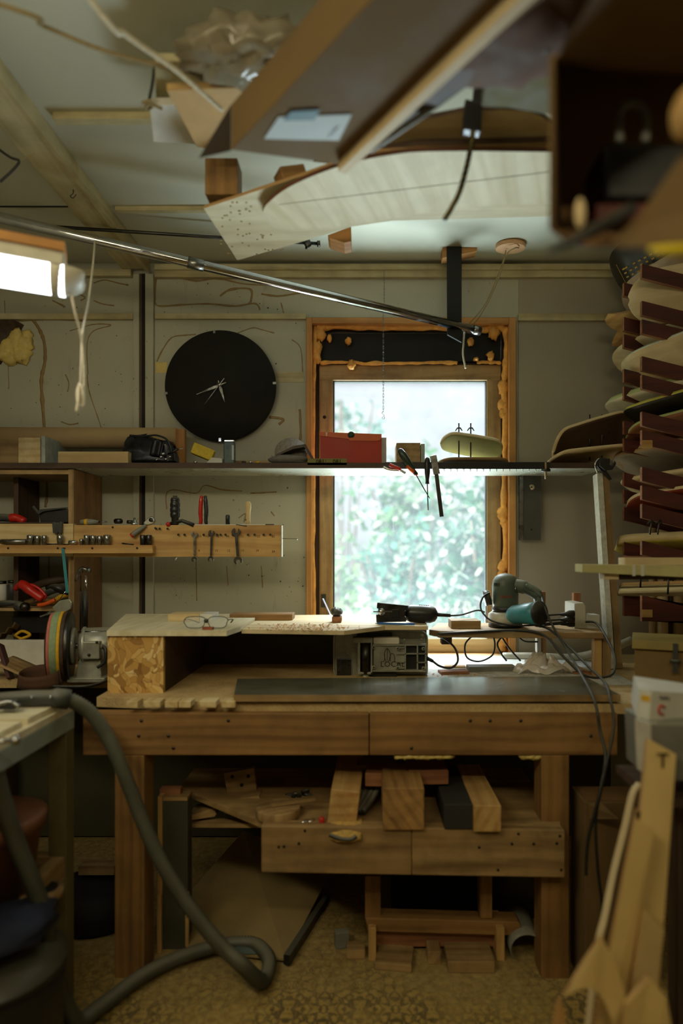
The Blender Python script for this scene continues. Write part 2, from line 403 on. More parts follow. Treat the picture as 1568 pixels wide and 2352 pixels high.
# ---------------------------------------------------------------- camera
cam=bpy.data.cameras.new('camera'); co=bpy.data.objects.new('camera',cam); COL.objects.link(co); SC.camera=co
co.location=(0,0,EZ); co.rotation_euler=(R(90),0,0); cam.sensor_fit='VERTICAL'; cam.sensor_height=36; cam.sensor_width=24
cam.lens=F/2352*36; cam.shift_x=-(VX-784)/2352; cam.shift_y=(HY-1176)/2352; cam.clip_start=.02; cam.clip_end=100
cam.dof.use_dof=True; cam.dof.focus_distance=2.55; cam.dof.aperture_fstop=.95; cam.dof.aperture_blades=0
# ================================================================ the room
DB=2.88; CZ=2.56; XL=-1.75; XR=1.52; YB=-.9; ZB=.815
px=lambda x,D=DB:(x-VX)/F*D
pz=lambda y,D=DB:EZ-(y-HY)/F*D
wx0,wx1,wz0,wz1=px(703),px(1185),pz(1512),pz(729)
g=G()
def wallbox(x0,x1,z0,z1,y0=DB,y1=DB+.16): g.box(((x0+x1)/2,(y0+y1)/2,(z0+z1)/2),(x1-x0,y1-y0,z1-z0))
jx0,jx1=px(303),px(354)
wallbox(XL-.16,wx0,0,CZ); wallbox(wx1,XR+.16,0,CZ); wallbox(wx0,wx1,0,wz0); wallbox(wx0,wx1,wz1,CZ)
o=W('wall_back',g,[wallm]); wall_back=o
g=G(); g.box((XL-.08,(YB+DB)/2,CZ/2),(.16,DB-YB,CZ)); W('wall_left',g,wallm)
g=G(); g.box((XR+.08,(YB+DB)/2,CZ/2),(.16,DB-YB,CZ)); W('wall_right',g,wallg)
g=G(); g.box(((XL+XR)/2,YB-.08,CZ/2),(XR-XL+.32,.16,CZ)); W('wall_front',g,wallg)
g=G(); g.box(((XL+XR)/2,(YB+DB)/2,-.05),(XR-XL+.32,DB-YB+.32,.1)); W('floor',g,floorm)
g=G(); g.box(((XL+XR)/2,(YB+DB)/2,CZ+.05),(XR-XL+.32,DB-YB+.32,.1)); W('ceiling',g,ceilm)
# right half of the back wall is a greyer board fixed over the first
g=G(); a=px(1190); g.box(((a+XR)/2,DB-.004,(pz(1512)+pz(733))/2),(XR-a,.008,pz(733)-pz(1512))); W('trim_1',g,wallg)
g=G(); g.box(((a+XR)/2,DB-.003,(pz(636)+pz(722))/2),(XR-a,.006,pz(636)-pz(722))); W('trim_2',g,wallg)
# cornice and picture strips
n_=[2]
def trim(x0,y0,x1,y1,D,t,mat=trimm,bev=.002):
    n_[0]+=1; g=G(); g.fb(x0,y0,x1,y1,D,t); W('trim_%d'%n_[0],g,mat,bev=bev)
trim(354,606,1790,619,2.845,.033,trimm); trim(354,620,1790,636,2.855,.024,trimm)
trim(-80,617,300,633,2.85,.029); trim(-80,719,305,733,2.862,.017); trim(355,719,702,732,2.862,.017); trim(1190,720,1790,736,2.858,.014)
# vertical joint between the two wall boards: dirty strips with a dark gap
trim(305,628,319,1520,2.868,.011,wallm); trim(333,628,352,1520,2.864,.015,wallm)
trim(319,628,326,1520,2.872,.007,darkw); trim(326,628,333,1520,2.876,.003,black)
# ceiling beam and battens
def cbox(x0,x1,y0,y1,h,mat,bev=.002):
    n_[0]+=1; g=G(); g.box(((x0+x1)/2,(y0+y1)/2,CZ-h/2),(x1-x0,y1-y0,h)); W('trim_%d'%n_[0],g,mat,bev=bev)
cbox(-1.075,-.972,YB,DB-.036,.04,trimm); cbox(-.972,-.952,YB,DB-.036,.05,trimm)
cbox(px(125,1.9),px(470,1.9),1.885,1.915,.022,trimm); cbox(px(268,2.42),px(900,2.42),2.40,2.425,.016,trimm)
cbox(XL,-1.075,2.40,2.408,.003,black)
# brown glue runs on the wall boards, each run one flattened bead
def run(pts,w,seed=0):
    p=[P(x,y,2.8795) for x,y in pts]; sp=spline(p,7)
    r=[w/F*DB*(.55+.7*abs(noise.noise(Vector((i*.33,seed,2))))) for i in range(len(sp))]
    g_glue.tube(sp,r,6,flat=1.0)
runs=[([(76,735),(92,760),(102,790),(103,830),(95,870),(97,920),(102,985)],5.5),([(202,860),(200,790),(215,760),(255,747),(215,745),(160,760)],1.6),([(200,860),(205,900),(225,960),(238,1000)],1.6),
([(356,640),(400,636),(450,645),(500,640),(560,652),(620,655),(690,660)],2.6),([(358,640),(356,680),(362,702),(420,700),(480,698),(540,703),(585,697),(597,712)],2.6),
([(505,680),(530,665),(575,665),(575,695)],3.2),([(600,675),(640,680),(690,672)],3),([(360,830),(375,800),(395,775),(425,770),(450,768)],2.2),([(545,765),(580,753),(600,757),(630,765)],1.8),
([(30,738),(80,735),(120,733),(190,737)],3),([(215,650),(240,643),(270,650),(295,655)],2.4),([(120,690),(150,705)],2.6),([(175,672),(195,683),(185,690)],2.2),([(215,690),(235,698),(262,702)],2),
([(645,695),(652,722)],1.8),([(383,1170),(382,1135),(400,1125),(450,1133),(470,1115),(510,1125),(555,1128)],1.8),([(575,1133),(600,1132),(635,1130)],2.4),([(560,1200),(563,1180),(548,1190)],1.8),
([(618,958),(650,963),(640,975)],4.5),([(104,1075),(108,1130),(104,1165)],4),([(112,1250),(112,1330)],2.5),([(622,1175),(630,1185)],2.2),([(140,968),(160,975),(180,972)],2.2),([(688,940),(690,1000),(684,1050)],3.5),
([(150,860),(158,880),(155,900)],1.8),([(670,780),(690,800),(695,860)],1.5),([(340,1200),(344,1300),(338,1400)],3),([(600,1300),(603,1350)],1.5),([(450,1290),(452,1380)],1.5),([(520,1300),(524,1345)],1.4),([(10,690),(20,870),(18,892)],1.4)]
g_glue=G()
for i,(p,w) in enumerate(runs): run(p,w,i*3.1)
for v in g_glue.v: v.y=2.8798+(v.y-2.8795)*.22
ob('glue_run',g_glue,glue,wall_back,kind='stuff')
# nail holes in walls and ceiling
g=G()
for k in range(90):
    x=random.choice([random.uniform(20,300),random.uniform(360,700),random.uniform(560,700)]); y=random.uniform(650,1400)
    g.ball(P(x,y,2.879),(.0022*random.uniform(.5,1.5),.0012,.0024*random.uniform(.5,1.7)),6)
ob('nail_hole',g,black,wall_back,kind='stuff')
# foam-filled round hole in the left wall board
hole=T('foam_filled_hole','round hole in the wall board plugged with a lump of pale foam','hole')
g=G(); g.cyl(P(25,790,2.876),P(25,790,2.884),53/F*DB,40); ob('hole_backing',g,darkw,hole)
g=G()
for (x,y,r) in ((40,775,20),(20,800,24),(55,790,22),(50,812,22),(25,822,18),(38,798,26),(8,812,16),(62,770,12)): g.ball(P(x,y,2.872),(r/F*DB,.022,r/F*DB),14,.25)
ob('foam_plug',g,foamp,hole,kind='stuff')

# ---------------------------------------------------------------- window
win=WE('window_1')
def wf(n,x0,y0,x1,y1,D,t,mat,bev=.002,par=None): g=G(); g.fb(x0,y0,x1,y1,D,t); return ob(n,g,mat,par or win,bev)
for nm,(x0,y0,x1,y1) in (('casing',(703,729,716,1512)),('casing',(1169,729,1185,1512)),('casing',(716.2,729,1168.8,742))): wf(nm,x0,y0,x1,y1,2.862,.16,orangew)
wf('head_panel',735,765,1150,830,2.93,.03,black)
D2=2.93
wf('sash_stile',733,838,764,1497,D2,.05,oldw); wf('sash_stile',1118,838,1150,1497,D2,.05,oldw)
wf('sash_rail',733,838,1150,873,D2-.002,.05,oldw); wf('sash_rail',733,1467,1150,1499,D2-.004,.05,pinel)
for (x0,y0,x1,y1) in ((762,871,768,1470),(1115,871,1121,1470),(762,871,1121,877),(762,1465,1121,1470)):
    wf('glazing_bead',x0,y0,x1,y1,D2+.01,.03,dgrey,.0)
wf('glass',764,873,1119,1468,D2+.025,.004,glassm,0)
wf('sill',703,1503,1185,1515,2.87,.15,orangew)
wf('dark_gap',716,742,735,1510,D2+.02,.03,darkw,0); wf('dark_gap',1150,742,1169,1510,D2+.02,.03,darkw,0); wf('dark_gap',716,742,1169,765,D2+.02,.03,darkw,0); wf('dark_gap',716,1497,1169,1510,D2+.02,.03,darkw,0)
wf('dark_gap',733,826,1150,840,D2+.02,.03,darkw,0)
hp=G(); hp.cyl(P(745,958,2.928),P(745,958,2.94),.008,10); ob('screw_hole',hp,black,win)
hp=G(); hp.fb(737,1365,748,1395,2.922,.008); ob('hinge_plate',hp,metald,win); hp=G(); hp.bar(P(741,1375,2.90),P(758,1412,2.87),.008,.004); ob('window_stay',hp,chrome,win)
def foamstrip(pts,w,D,seed):
    g=G(); p=spline([P(x,y,D) for x,y in pts],10); r=[w/F*D*(.7+.55*noise.noise(Vector((i*.21,seed,0)))+.35*abs(noise.noise(Vector((i*.8,seed,5))))) for i in range(len(p))]
    p=[v+Vector((noise.noise(Vector((i*.3,seed,9)))*.004,0,noise.noise(Vector((i*.25,seed,7)))*.004)) for i,v in enumerate(p)]
    g.tube(p,r,10); ob('foam_bead',g,foam,win,kind='stuff')
foamstrip([(735,752),(800,750),(900,753),(1000,752),(1100,756),(1160,752)],9,2.91,1)
foamstrip([(724,750),(722,830),(718,920),(719,1100),(718,1250),(720,1400),(718,1490)],7,2.90,2)
foamstrip([(1159,752),(1163,800),(1160,850),(1158,900),(1160,960),(1158,1050),(1157,1150),(1160,1200),(1160,1300)],8.5,2.90,3)
foamstrip([(1158,1430),(1156,1470),(1150,1495)],12,2.90,4)
foamstrip([(735,833),(790,832),(850,835),(930,834),(1000,833),(1050,833)],5,2.915,5)
foamstrip([(1095,833),(1120,832),(1150,833)],5,2.915,6); foamstrip([(760,1505),(850,1504),(950,1505),(1100,1506)],5,2.90,7)
g=G()
for (x,y,rx,ry) in ((735,765,14,18),(727,800,13,14),(724,820,14,14),(757,778,5,9),(800,784,7,8),(1080,785,8,9),(1133,760,13,20),(1126,818,8,11),(807,838,9,10),(738,752,15,10),(1156,890,12,20),(1155,930,12,14),(1156,950,10,12),(1155,1180,13,18),(1158,1200,11,10),(1156,1300,11,16),(1153,1320,12,10),(1148,752,12,10),(1093,825,6,4)):
    g.ball(P(x,y,2.905),(rx/F*2.9,.018,ry/F*2.9),12,.3)
ob('foam_blob',g,foam,win,kind='stuff')

# ---------------------------------------------------------------- outdoors
lf=[leafmat('leaf_green',(90,150,90)),leafmat('leaf_teal',(100,165,140)),leafmat('leaf_light',(150,190,130)),leafmat('leaf_dark',(60,120,84))]
lfw=leafmat('leaf_sunlit',(214,226,208))  # near-white leaves: sunlit highlights put into the leaf colour
bark=plain('bark',(110,100,85),.9)
def shrub(label,c,r,n,ls,mat,h):
    t=T('garden_bush',label,'bush','bushes outside the window'); g=G()
    for k in range(n):
        d=Vector((random.gauss(0,1),random.gauss(0,1),random.gauss(0,1))).normalized()*random.uniform(.25,1)
        nz=.75+.6*noise.noise(d*2.2+Vector((c[0],0,0)))
        p=Vector((c[0]+d.x*r[0]*nz,c[1]+d.y*r[1]*nz,c[2]+d.z*r[2]*nz)); s=ls*random.uniform(.6,1.3)
        m=Tr(p)@rot(random.uniform(-70,70),random.uniform(-70,70),random.uniform(0,360))
        g.add([(-s,0,0),(-s*.3,s*.45,s*.1),(s*.5,s*.38,s*.08),(s,0,0),(s*.5,-s*.38,-.05*s),(-s*.3,-s*.45,0)],[(0,5,4,3,2,1)],m)
    g.m=[random.choice([0,0,1]) if k%6==0 else None for k in range(len(g.f))] if 0 else [random.choice([0,0,1]) for _ in g.f]
    ob('foliage',g,[mat,lfw],t,kind='stuff')
    g=G()
    for k in range(6):
        a=random.uniform(0,6.3); g.tube(spline([(c[0]+.1*math.cos(a),c[1]+.1*math.sin(a),0),(c[0]+r[0]*.3*math.cos(a),c[1]+r[1]*.3*math.sin(a),c[2]*.6),(c[0]+r[0]*.6*math.cos(a),c[1]+r[1]*.6*math.sin(a),c[2]+r[2]*.4)],4),[.03]*4+[.02]*4+[.01],6)
    ob('branch',g,bark,t)
shrub('dense dark green bush filling the lower right of the window view',(1.35,7.0,1.0),(.85,.5,1.5),1500,.085,lf[3],2)
shrub('bluish green bush low in the middle of the window view',(.45,8.2,.7),(.9,.45,1.35),1300,.085,lf[1],2)
shrub('pale thin bush at the lower left of the window view',(-.35,7.2,.7),(.5,.5,1.2),500,.08,lf[2],2)
shrub('green tree crown behind the tools hanging from the shelf',(.9,10.5,1.9),(1.5,.8,1.3),1200,.10,lf[0],2)
shrub('sparse treetop showing through the upper left of the glass',(-.4,12.0,3.6),(1.2,.8,1.0),200,.10,lf[1],2)
g=G(); g.box((0,23.2,-.15),(60,40,.1)); S('ground_outside',g,plain('pale_ground',(160,175,140),.9),'pale ground outside beyond the window','ground')['kind']='structure'
# ================================================================ small repeated builders
def screw(g,p,r=.004,n=(0,-1,0)): p=Vector(p); g.cyl(p,p+Vector(n)*.002,r,8)
def block(name,x0,y0,x1,y1,D,t,mat,label,cat='wood block',group=None,bev=.002,rz=0):
    a,b=P(x0,y0,D),P(x1,y1,D); g=G(); c=Vector(((a.x+b.x)/2,D+t/2,(a.z+b.z)/2))
    g.box(c,(b.x-a.x,t,a.z-b.z),(0,0,rz)); return S(name,g,mat,label,cat,group,bev)
# ---------------------------------------------------------------- main bench
YF=1.92
wb=T('workbench','long timber workbench with a dusty top running under the window','workbench')
g=G(); g.add([(px(190,1.94),2.3,ZB-.03),(px(222,2.02),2.02,ZB-.03),(px(540,1.935),1.945,ZB-.03),(px(1475,1.93),1.93,ZB-.03),(XR-.01,1.95,ZB-.03),(XR-.01,DB-.01,ZB-.03),(XL+.01,DB-.01,ZB-.03),(XL+.01,2.3,ZB-.03)]+
 [(px(190,1.94),2.3,ZB),(px(222,2.02),2.02,ZB),(px(540,1.935),1.945,ZB),(px(1475,1.93),1.93,ZB),(XR-.01,1.95,ZB),(XR-.01,DB-.01,ZB),(XL+.01,DB-.01,ZB),(XL+.01,2.3,ZB)],
 [tuple(range(7,-1,-1)),tuple(range(8,16))]+[(i,(i+1)%8,(i+1)%8+8,i+8) for i in range(8)])
ob('bench_top',g,bench_m,wb)
for x0,x1 in ((190,847),(849,1418)):
    g=G(); g.fb(x0,1638,x1,1735,YF,.045); a=ob('front_rail',g,beam,wb,.003)
    g=G()
    for k in range(5):
        p=P(x0+30+(x1-x0-60)*random.random(),random.choice([1655,1690,1718]),YF); screw(g,p,.005)
    ob('screw',g,metald,a,kind='stuff')
g=G(); g.fb(263,1735,331,2247,YF,.09); ob('leg',g,beam,wb,.003)
g=G(); g.fb(1243,1735,1307,2250,YF,.085); ob('leg',g,beam,wb,.003)
for x in (-1.55,1.38):
    g=G(); g.box((x,2.75,(ZB-.03)/2),(.08,.08,ZB-.03)); ob('leg',g,darkw,wb,.003)
g=G()
for i in range(26):
    x=random.uniform(905,1030) if i<18 else random.uniform(1200,1238); g.ball(P(x,1737,YF+.015),(.018,.012,.008),8,.4)
ob('foam_squeeze',g,foamp,wb,kind='stuff')
strip=[(290,316),(330,368),(378,408),(410,438),(458,496),(508,540)]
for i,(x0,x1) in enumerate(strip):
    block('spacer_block',x0,1611,x1,1626,1.91,.05,pinel,['square pale spacer block at the left end of the row on the bench front','long pale spacer block, second from the left on the bench front edge','third pale spacer block from the left on the bench front edge','short pale spacer block just right of the third on the bench edge','pale spacer block with a dark nail hole on the bench front edge','rightmost pale spacer block, tucked beside the grey panel'][i],'wood block','spacer blocks along the bench front edge')
g=G(); g.box((px(990,1.94),1.95,ZB+.0),(px(1470,1.94)-px(540,1.94),.05,.012)); 
# dark laminated panel lying on the bench
g=G(); z0=ZB+.008
pn=[Pz(537,1612,z0),Pz(1425,1612,z0),Pz(1342,1567,z0),Pz(545,1573,z0)]
g.poly3(pn,.021,(0,0,1),1); S('laminate_sheet',g,[sheetm,oldw],'large dark glossy panel with dust lying flat on the bench front','panel',bev=.001)
# ---------------------------------------------------------------- plywood stand with a strand-board end
st=T('planer_stand','low plywood stand on the bench with a strand board left end and dark open front','stand')
zt=P(247,1450,2.08).z
g=G(); a,b=P(247,1453,2.08),P(375,1592,2.08); g.box(((a.x+b.x)/2,2.08+.009,(a.z+ZB)/2-.006),(b.x-a.x,.018,a.z-ZB-.012)); ob('front_panel',g,osb,st)
g=G(); g.box((a.x+.01,2.37,(a.z+ZB)/2-.006),(.018,.54,a.z-ZB-.012)); ob('side_panel',g,osb,st)
g=G(); g.box((b.x-.009,2.37,(a.z+ZB)/2-.006),(.018,.54,a.z-ZB-.012)); ob('side_panel',g,darkw,st)
g=G(); x0=px(247,2.07)
pp=[(px(245,2.07),2.07),(px(520,2.07),2.07),(px(552,2.19),2.19),(px(552,2.19),2.64),(px(300,2.64)*1.02,2.64)]
g.prism(pp,.017,Tr((0,0,zt-.014))); ob('top_board',g,birchw,st)
g=G(); pp=[(px(552,2.19)+.002,2.20),(px(790,2.16),2.16),(px(885,2.26),2.30),(px(985,2.26),2.30),(px(960,2.72),2.72),(px(552,2.19)+.002,2.70)]
g.prism(pp,.014,Tr((0,0,zt-.022))); ob('top_board',g,birch,st)
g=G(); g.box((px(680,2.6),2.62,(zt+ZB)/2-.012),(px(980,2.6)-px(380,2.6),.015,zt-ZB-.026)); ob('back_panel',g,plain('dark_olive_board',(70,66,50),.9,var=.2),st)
# things on top of the stand
ztt=zt+.003
def onz(name,x0,x1,ybot,z,h,t,mat,label,cat='wood block',rz=0,bev=.0015):
    a=Pz(x0,ybot,z); b=Pz(x1,ybot,z); g=G(); g.box(((a.x+b.x)/2,a.y+t/2,z+h/2),(b.x-a.x,t,h),(0,0,rz)); return S(name,g,mat,label,cat,None,bev)
onz('pine_offcut',385,458,1427,ztt,.026,.10,pinel,'square pale wood block behind the safety glasses','wood block')
onz('pine_offcut',458.5,488,1427,ztt,.026,.10,white,'narrow white painted block right against the pale block behind the glasses')
onz('wooden_lath',527,671,1425,zt-.008,.024,.09,beam,'long reddish slat with a white top on the stand behind the shavings','wood slat')
# safety glasses
sg=T('safety_glasses','clear safety glasses with grey temples lying on the stand','glasses')
c=Pz(474,1445,ztt); 
for sx_ in (-1,1):
    g=G(); out=[(math.copysign(abs(math.cos(t))**.6,math.cos(t))*.035*(1 if math.sin(t)>0 else .88),math.copysign(abs(math.sin(t))**.75,math.sin(t))*.019+.022) for t in [i*math.pi/12 for i in range(24)]]
    m=Tr((c.x+sx_*.037,c.y-.005,ztt+.001))@rot(78,0,sx_*-8); g.prism(out,.0015,m); ob('lens',g,lensm,sg)
    g=G(); ring=[m@Vector((p[0],p[1],.0008)) for p in out]; g.tube(ring,.0014,6,closed=True); ob('rim',g,dgrey,sg)
    g=G(); g.tube(spline([(c.x+sx_*.07,c.y,ztt+.03),(c.x+sx_*.074,c.y+.06,ztt+.026),(c.x+sx_*.055,c.y+.12,ztt+.008)],5),.0028,6,flat=.6); ob('temple',g,dgrey,sg)
g=G(); g.ball((c.x,c.y-.005,ztt+.028),(.008,.004,.008),8); ob('bridge',g,dgrey,sg)
onz('orange_scrap',464,488,1447,ztt,.009,.02,shavr,'small reddish wood scrap under the bridge of the safety glasses','scrap',bev=.001)
# shavings
g=G()
for k in range(330):
    x=random.gauss(700,55); y=random.uniform(1433,1449); z=zt-.008
    if not 560<x<870: continue
    p=Pz(x,y,z+.002); s=random.uniform(.0015,.005)
    g.add([(-s,-s*.4,0),(s,-s*.4,s*.4),(s,s*.4,s*.8),(-s,s*.4,s*.3)],[(0,1,2,3)],Tr(p)@rot(random.uniform(-40,40),random.uniform(-40,40),random.uniform(0,360)))
S('wood_shavings',g,shav,'scattered curls of wood shavings on the stand top','shavings',kind='stuff')
# scrub brush
br=T('scrub_brush','small scrubbing brush with dark bristles lying on the stand before the window','brush')
a=Pz(773,1430,zt-.008); g=G(); g.box((a.x,a.y+.03,a.z+.011),(.036,.07,.022)); ob('handle',g,redk,br,.004)
g=G(); g.ball((a.x,a.y+.03,a.z+.038),(.021,.034,.018),14,.25,6); ob('bristles',g,dgrey,br)
# jigsaw lying on its side
js=T('jigsaw','dark jigsaw lying on its side with the steel sole facing the room','power tool')
D=2.36; a=P(863,1385,D); 
pl=[(864,1430),(863,1412),(871,1411),(876,1405),(871,1399),(865,1397),(866,1384),(937,1391),(937,1398),(930,1403),(930,1416),(934,1423),(932,1428)]
pp=[P(x,y,D) for x,y in pl]; g=G(); g.poly3(pp,.004,(0,1,0)); ob('sole_plate',g,metald,js,.0008)
g=G(); g.cyl(P(876,1405,D-.002),P(876,1405,D+.006),.0135,20); ob('blade_roller',g,chrome,js)
g=G(); g.bar(P(857,1405,D-.003),P(904,1405,D-.003),.002,.004); ob('blade',g,chrome,js)
g=G(); g.fb(900,1400,916,1418,D-.004,.01); g.fb(882,1403,900,1407,D-.003,.004); ob('blade_clamp',g,blackp,js,.001)
g=G(); prof=[(.001,0),(.026,.004),(.033,.02),(.034,.06),(.032,.095),(.025,.112),(.012,.12)]
g.lathe(prof,frame(P(930,1408,D+.045),(P(1001,1412,D+.03)-P(930,1408,D+.045)))@rot(0,90,0),20); ob('motor_body',g,blackp,js)
g=G(); g.box(((P(900,1405,D)).x,D+.035,P(900,1407,D).z),(.10,.05,.045)); ob('gear_housing',g,dgrey,js,.008)
g=G(); g.cyl(P(1000,1411,D+.03),P(1034,1414,D+.03),.008,10,.006); ob('cord_grip',g,rubber,js)
g=G()
for k in range(6):
    p=P(963+k*4,1389.5+k*.3,D+.012); g.box(p,(.003,.012,.003),(0,20,0))
ob('air_vent',g,black,js)
pen=T('ballpoint_pen','light blue ballpoint pen under the jigsaw','pen'); 
g=G(); a=Pz(868,1434,zt-.007); b=Pz(952,1436.5,zt-.007); a.z+=.004; b.z+=.004; g.cyl(a,b,.0036,8); ob('barrel',g,blue,pen); g=G(); d=(a-b).normalized(); g.cyl(a,a+d*.012,.003,8,.0006); ob('tip',g,blackp,pen)
# upturned sander base with the surf shop sticker
pm=T('edge_sanding_machine','grey machine lying on its side under the stand with a round-cornered plate and logo','machine')
D=2.33
def rrect(x0,y0,x1,y1,r,n=5):
    o=[]
    for cx,cy,a0 in ((x1-r,y0+r,-90),(x1-r,y1-r,0),(x0+r,y1-r,90),(x0+r,y0+r,180)):
        for k in range(n+1): t=R(a0+90*k/n); o.append((cx+r*math.cos(t),cy+r*math.sin(t)))
    return o
g=G(); g.poly3([P(x,y,D+.06) for x,y in rrect(766,1449,981,1559,16)],.006,(0,1,0)); pb=ob('base_plate',g,cast,pm,.001)
g=G(); g.tube([P(x,y,D+.058) for x,y in rrect(767,1450,980,1558,16)],.004,6,closed=True); ob('plate_flange',g,cast,pm)
g=G()
for x,y,r in ((969,1459,4),(928,1469,2),(967,1468,2),(806,1459,2),(790,1528,3.4),(798,1500,1.5),(779,1498,1.4)): g.cyl(P(x,y,D+.052),P(x,y,D+.061),r/F*D,12)
ob('plate_hole',g,[white],pm)
g=G(); g.fb(773,1514,806,1555,D+.045,.01); q=ob('guide_plate',g,metald,pm,.001)
g=G()
for x,y in ((778,1518),(778,1528),(778,1543),(801,1518),(801,1528)): g.cyl(P(x,y,D+.043),P(x,y,D+.05),.0028,8)
ob('screw',g,black,q,kind='stuff')
g=G(); g.fb(820,1452,901,1465,D+.03,.05); ob('top_cover',g,blackp,pm,.006)
g=G(); g.fb(810,1465,856,1477,D-.002,.05); g2=G(); g2.fb(857,1465,917,1480,D-.002,.05); ob('cross_arm',g,cast,pm,.003); ob('cross_arm',g2,offw,pm,.004)
g=G(); g.cyl(P(839,1474,D+.02),P(839,1546,D+.02),.021,20); ob('roller',g,metald,pm)
g=G(); g.fb(821,1476,827,1545,D,.05); g.fb(851,1476,855,1549,D,.05); g.fb(821,1544,855,1549,D,.05); ob('roller_frame',g,cast,pm,.001)
g=G(); g.cyl(P(839,1549,D+.02),P(839,1563,D+.02),.014,14); ob('roller_foot',g,cast,pm)
g=G(); g.fb(857,1480,932,1541,D+.01,.04); fp=ob('face_plate',g,cast,pm,.003)
g=G(); g.fb(908,1483,978,1542,D+.018,.03); hb=ob('ribbed_housing',g,blackp,pm,.002)
g=G()
for x0,y0,x1,y1 in ((856,1480,979,1483),(856,1539,979,1543),(929,1483,932,1540),(957,1483,960,1540),(976,1483,979,1540),(909,1501,979,1503),(909,1519,931,1522),(957,1521,979,1523),(909,1487,930,1489),(909,1534,930,1536)): g.fb(x0,y0,x1,y1,D,.02)
ob('rib',g,cast,pm,kind='stuff')
for x,y in ((913,1489),(913,1534),(972,1490),(972,1535),(858,1487),(858,1533)):
    g=G(); g.cyl(P(x,y,D-.006),P(x,y,D+.03),.0065,12); e=ob('screw_boss',g,cast,pm); g=G(); g.cyl(P(x,y,D-.0075),P(x,y,D-.006),.003,8); ob('screw_socket',g,black,e)
g=G()
lm=Tr(P(873,1531.5,D+.0095))@rot(90,0,0); g.text('LOCAL',.0285,lm,.0006)
def stroke(pts,w): g.tube(spline([P(x,y,D+.009) for x,y in pts],5),w,5)
stroke([(889,1489),(884,1496),(882.5,1505),(884,1514),(886,1519)],.0011); stroke([(889,1489),(894,1496),(895.5,1505),(894,1514),(892,1519)],.0011); stroke([(889,1491),(889,1517)],.0009)
stroke([(877,1519),(881,1519),(883,1514),(883,1502)],.0011); stroke([(896,1519),(896,1505),(900,1501),(905,1505),(906,1519)],.0011)
ob('logo',g,leafd,fp)
g=G(); g.fb(852,1541,912,1560,D+.02,.05); ob('lower_cover',g,blackp,pm,.004)
g=G(); g.cyl(P(979,1511,D+.03),P(994,1519,D+.02),.008,10,.006); ob('cord_grip',g,rubber,pm)
onz('wood_shim',819,853,1568,ZB,.011,.05,pine,'small pale wood shim under the roller of the sanding machine','shim')
onz('wood_shim',872,913,1568,ZB,.011,.05,pine,'wide pale wood shim under the black cover of the sanding machine','shim')
def cord(name,pts,r,mat,label,k=8,cat='cord'):
    g=G(); g.tube(spline(pts,k),r,8); return S(name,g,mat,label,cat)
cord('power_cable',[P(994,1519,D+.02),P(1010,1530,D+.02),P(1035,1534,2.36),P(1051,1518,2.4),P(1045,1490,2.45),P(1025,1470,2.46),P(1005,1461,2.42)],.0042,rubber,'black cord looping from the sanding machine up to the side table')
# ---------------------------------------------------------------- side table on the bench, right of the window
sd=T('side_table','narrow rough plank table on short legs standing on the bench at the right','table')
zs=P(1000,1447,2.38).z
g=G(); g.prism([(px(985,2.40),2.40),(px(1010,2.34),2.34),(px(1388,2.30),2.30),(px(1385,2.55),2.62),(px(1010,2.55),2.62)],.022,Tr((0,0,zs-.022))); ob('table_board',g,oldw,sd,.002)
def leg4(x0,x1,y0,D,w,mat,par): a,b=P(x0,y0,D),P(x1,y0,D); g=G(); g.box(((a.x+b.x)/2,D+w/2,(zs-.022+ZB)/2),(b.x-a.x,w,zs-.022-ZB)); ob('leg',g,mat,par,.002)
leg4(1365,1382,1460,2.32,.035,pine,sd); leg4(1382.5,1403,1460,2.33,.05,oldw,sd); leg4(1233,1243,1460,2.58,.03,white,sd); leg4(1243.5,1254,1460,2.585,.03,pine,sd)
g=G(); g.box((px(1024,2.5),2.5,zs-.045),(.04,.05,.045)); ob('cleat',g,darkw,sd,.002)
onz('pine_offcut',1036,1104,1444,zs,.030,.09,oldw,'low tapered wood block on the left end of the side table','wood block')
for x0,x1,y,h,lb in ((1230,1254,1440,.135,'upright orange pine block behind the sander on the side table'),(1300,1316,1428,.125,'thin upright wood stick behind the white socket strip')):
    a=Pz(x0,y,zs); b=Pz(x1,y,zs); g=G(); g.box(((a.x+b.x)/2,a.y+.02 if a.y<2.58 else 2.58,zs+h/2),(b.x-a.x,.025,h)); S('wood_stick',g,redk,lb,'wood stick',None,.001)
# random orbit sander
sn=T('orbital_sander','grey green orbital sander standing on its pad with a blue dust canister','power tool')
D=2.48; cx=px(1160,D); zb=zs
ax=Tr((cx,D,zb))
g=G(); g.lathe([(.055,.0),(.064,.003),(.064,.016),(.05,.02)],ax,32); ob('sanding_pad',g,blackp,sn)
g=G(); g.lathe([(.066,.012),(.068,.02),(.066,.045),(.055,.052),(.03,.055)],Tr((cx+.002,D,zb+.006)),32); ob('skirt',g,offw,sn)
g=G(); g.lathe([(.045,.06),(.05,.066),(.05,.078),(.044,.082)],Tr((cx,D,zb-.003)),28); ob('collar',g,blackp,sn)
g=G(); g.lathe([(.046,.076),(.048,.085),(.049,.14),(.050,.155),(.047,.178),(.038,.194),(.022,.203),(.004,.206)],ax,32); ob('motor_housing',g,plain('grey_green_plastic',(86,98,84),.5,var=.3,dust=.4),sn)
housing=[c for c in sn.children if c.name.startswith('motor_housing')][0]
g=G(); m=Tr((cx-.028,D-.0485,zb+.115))@rot(90,0,0); g.text('BOSCH',.0135,m,.0012); ob('lettering',g,plain('dusty_red_lettering',(170,62,44),.6),housing)
g=G()
for k in range(7):
    a=R(200+k*5); g.box((cx+math.cos(a)*.049,D+math.sin(a)*.049,zb+.163),(.0016,.0016,.014),(0,0,0))
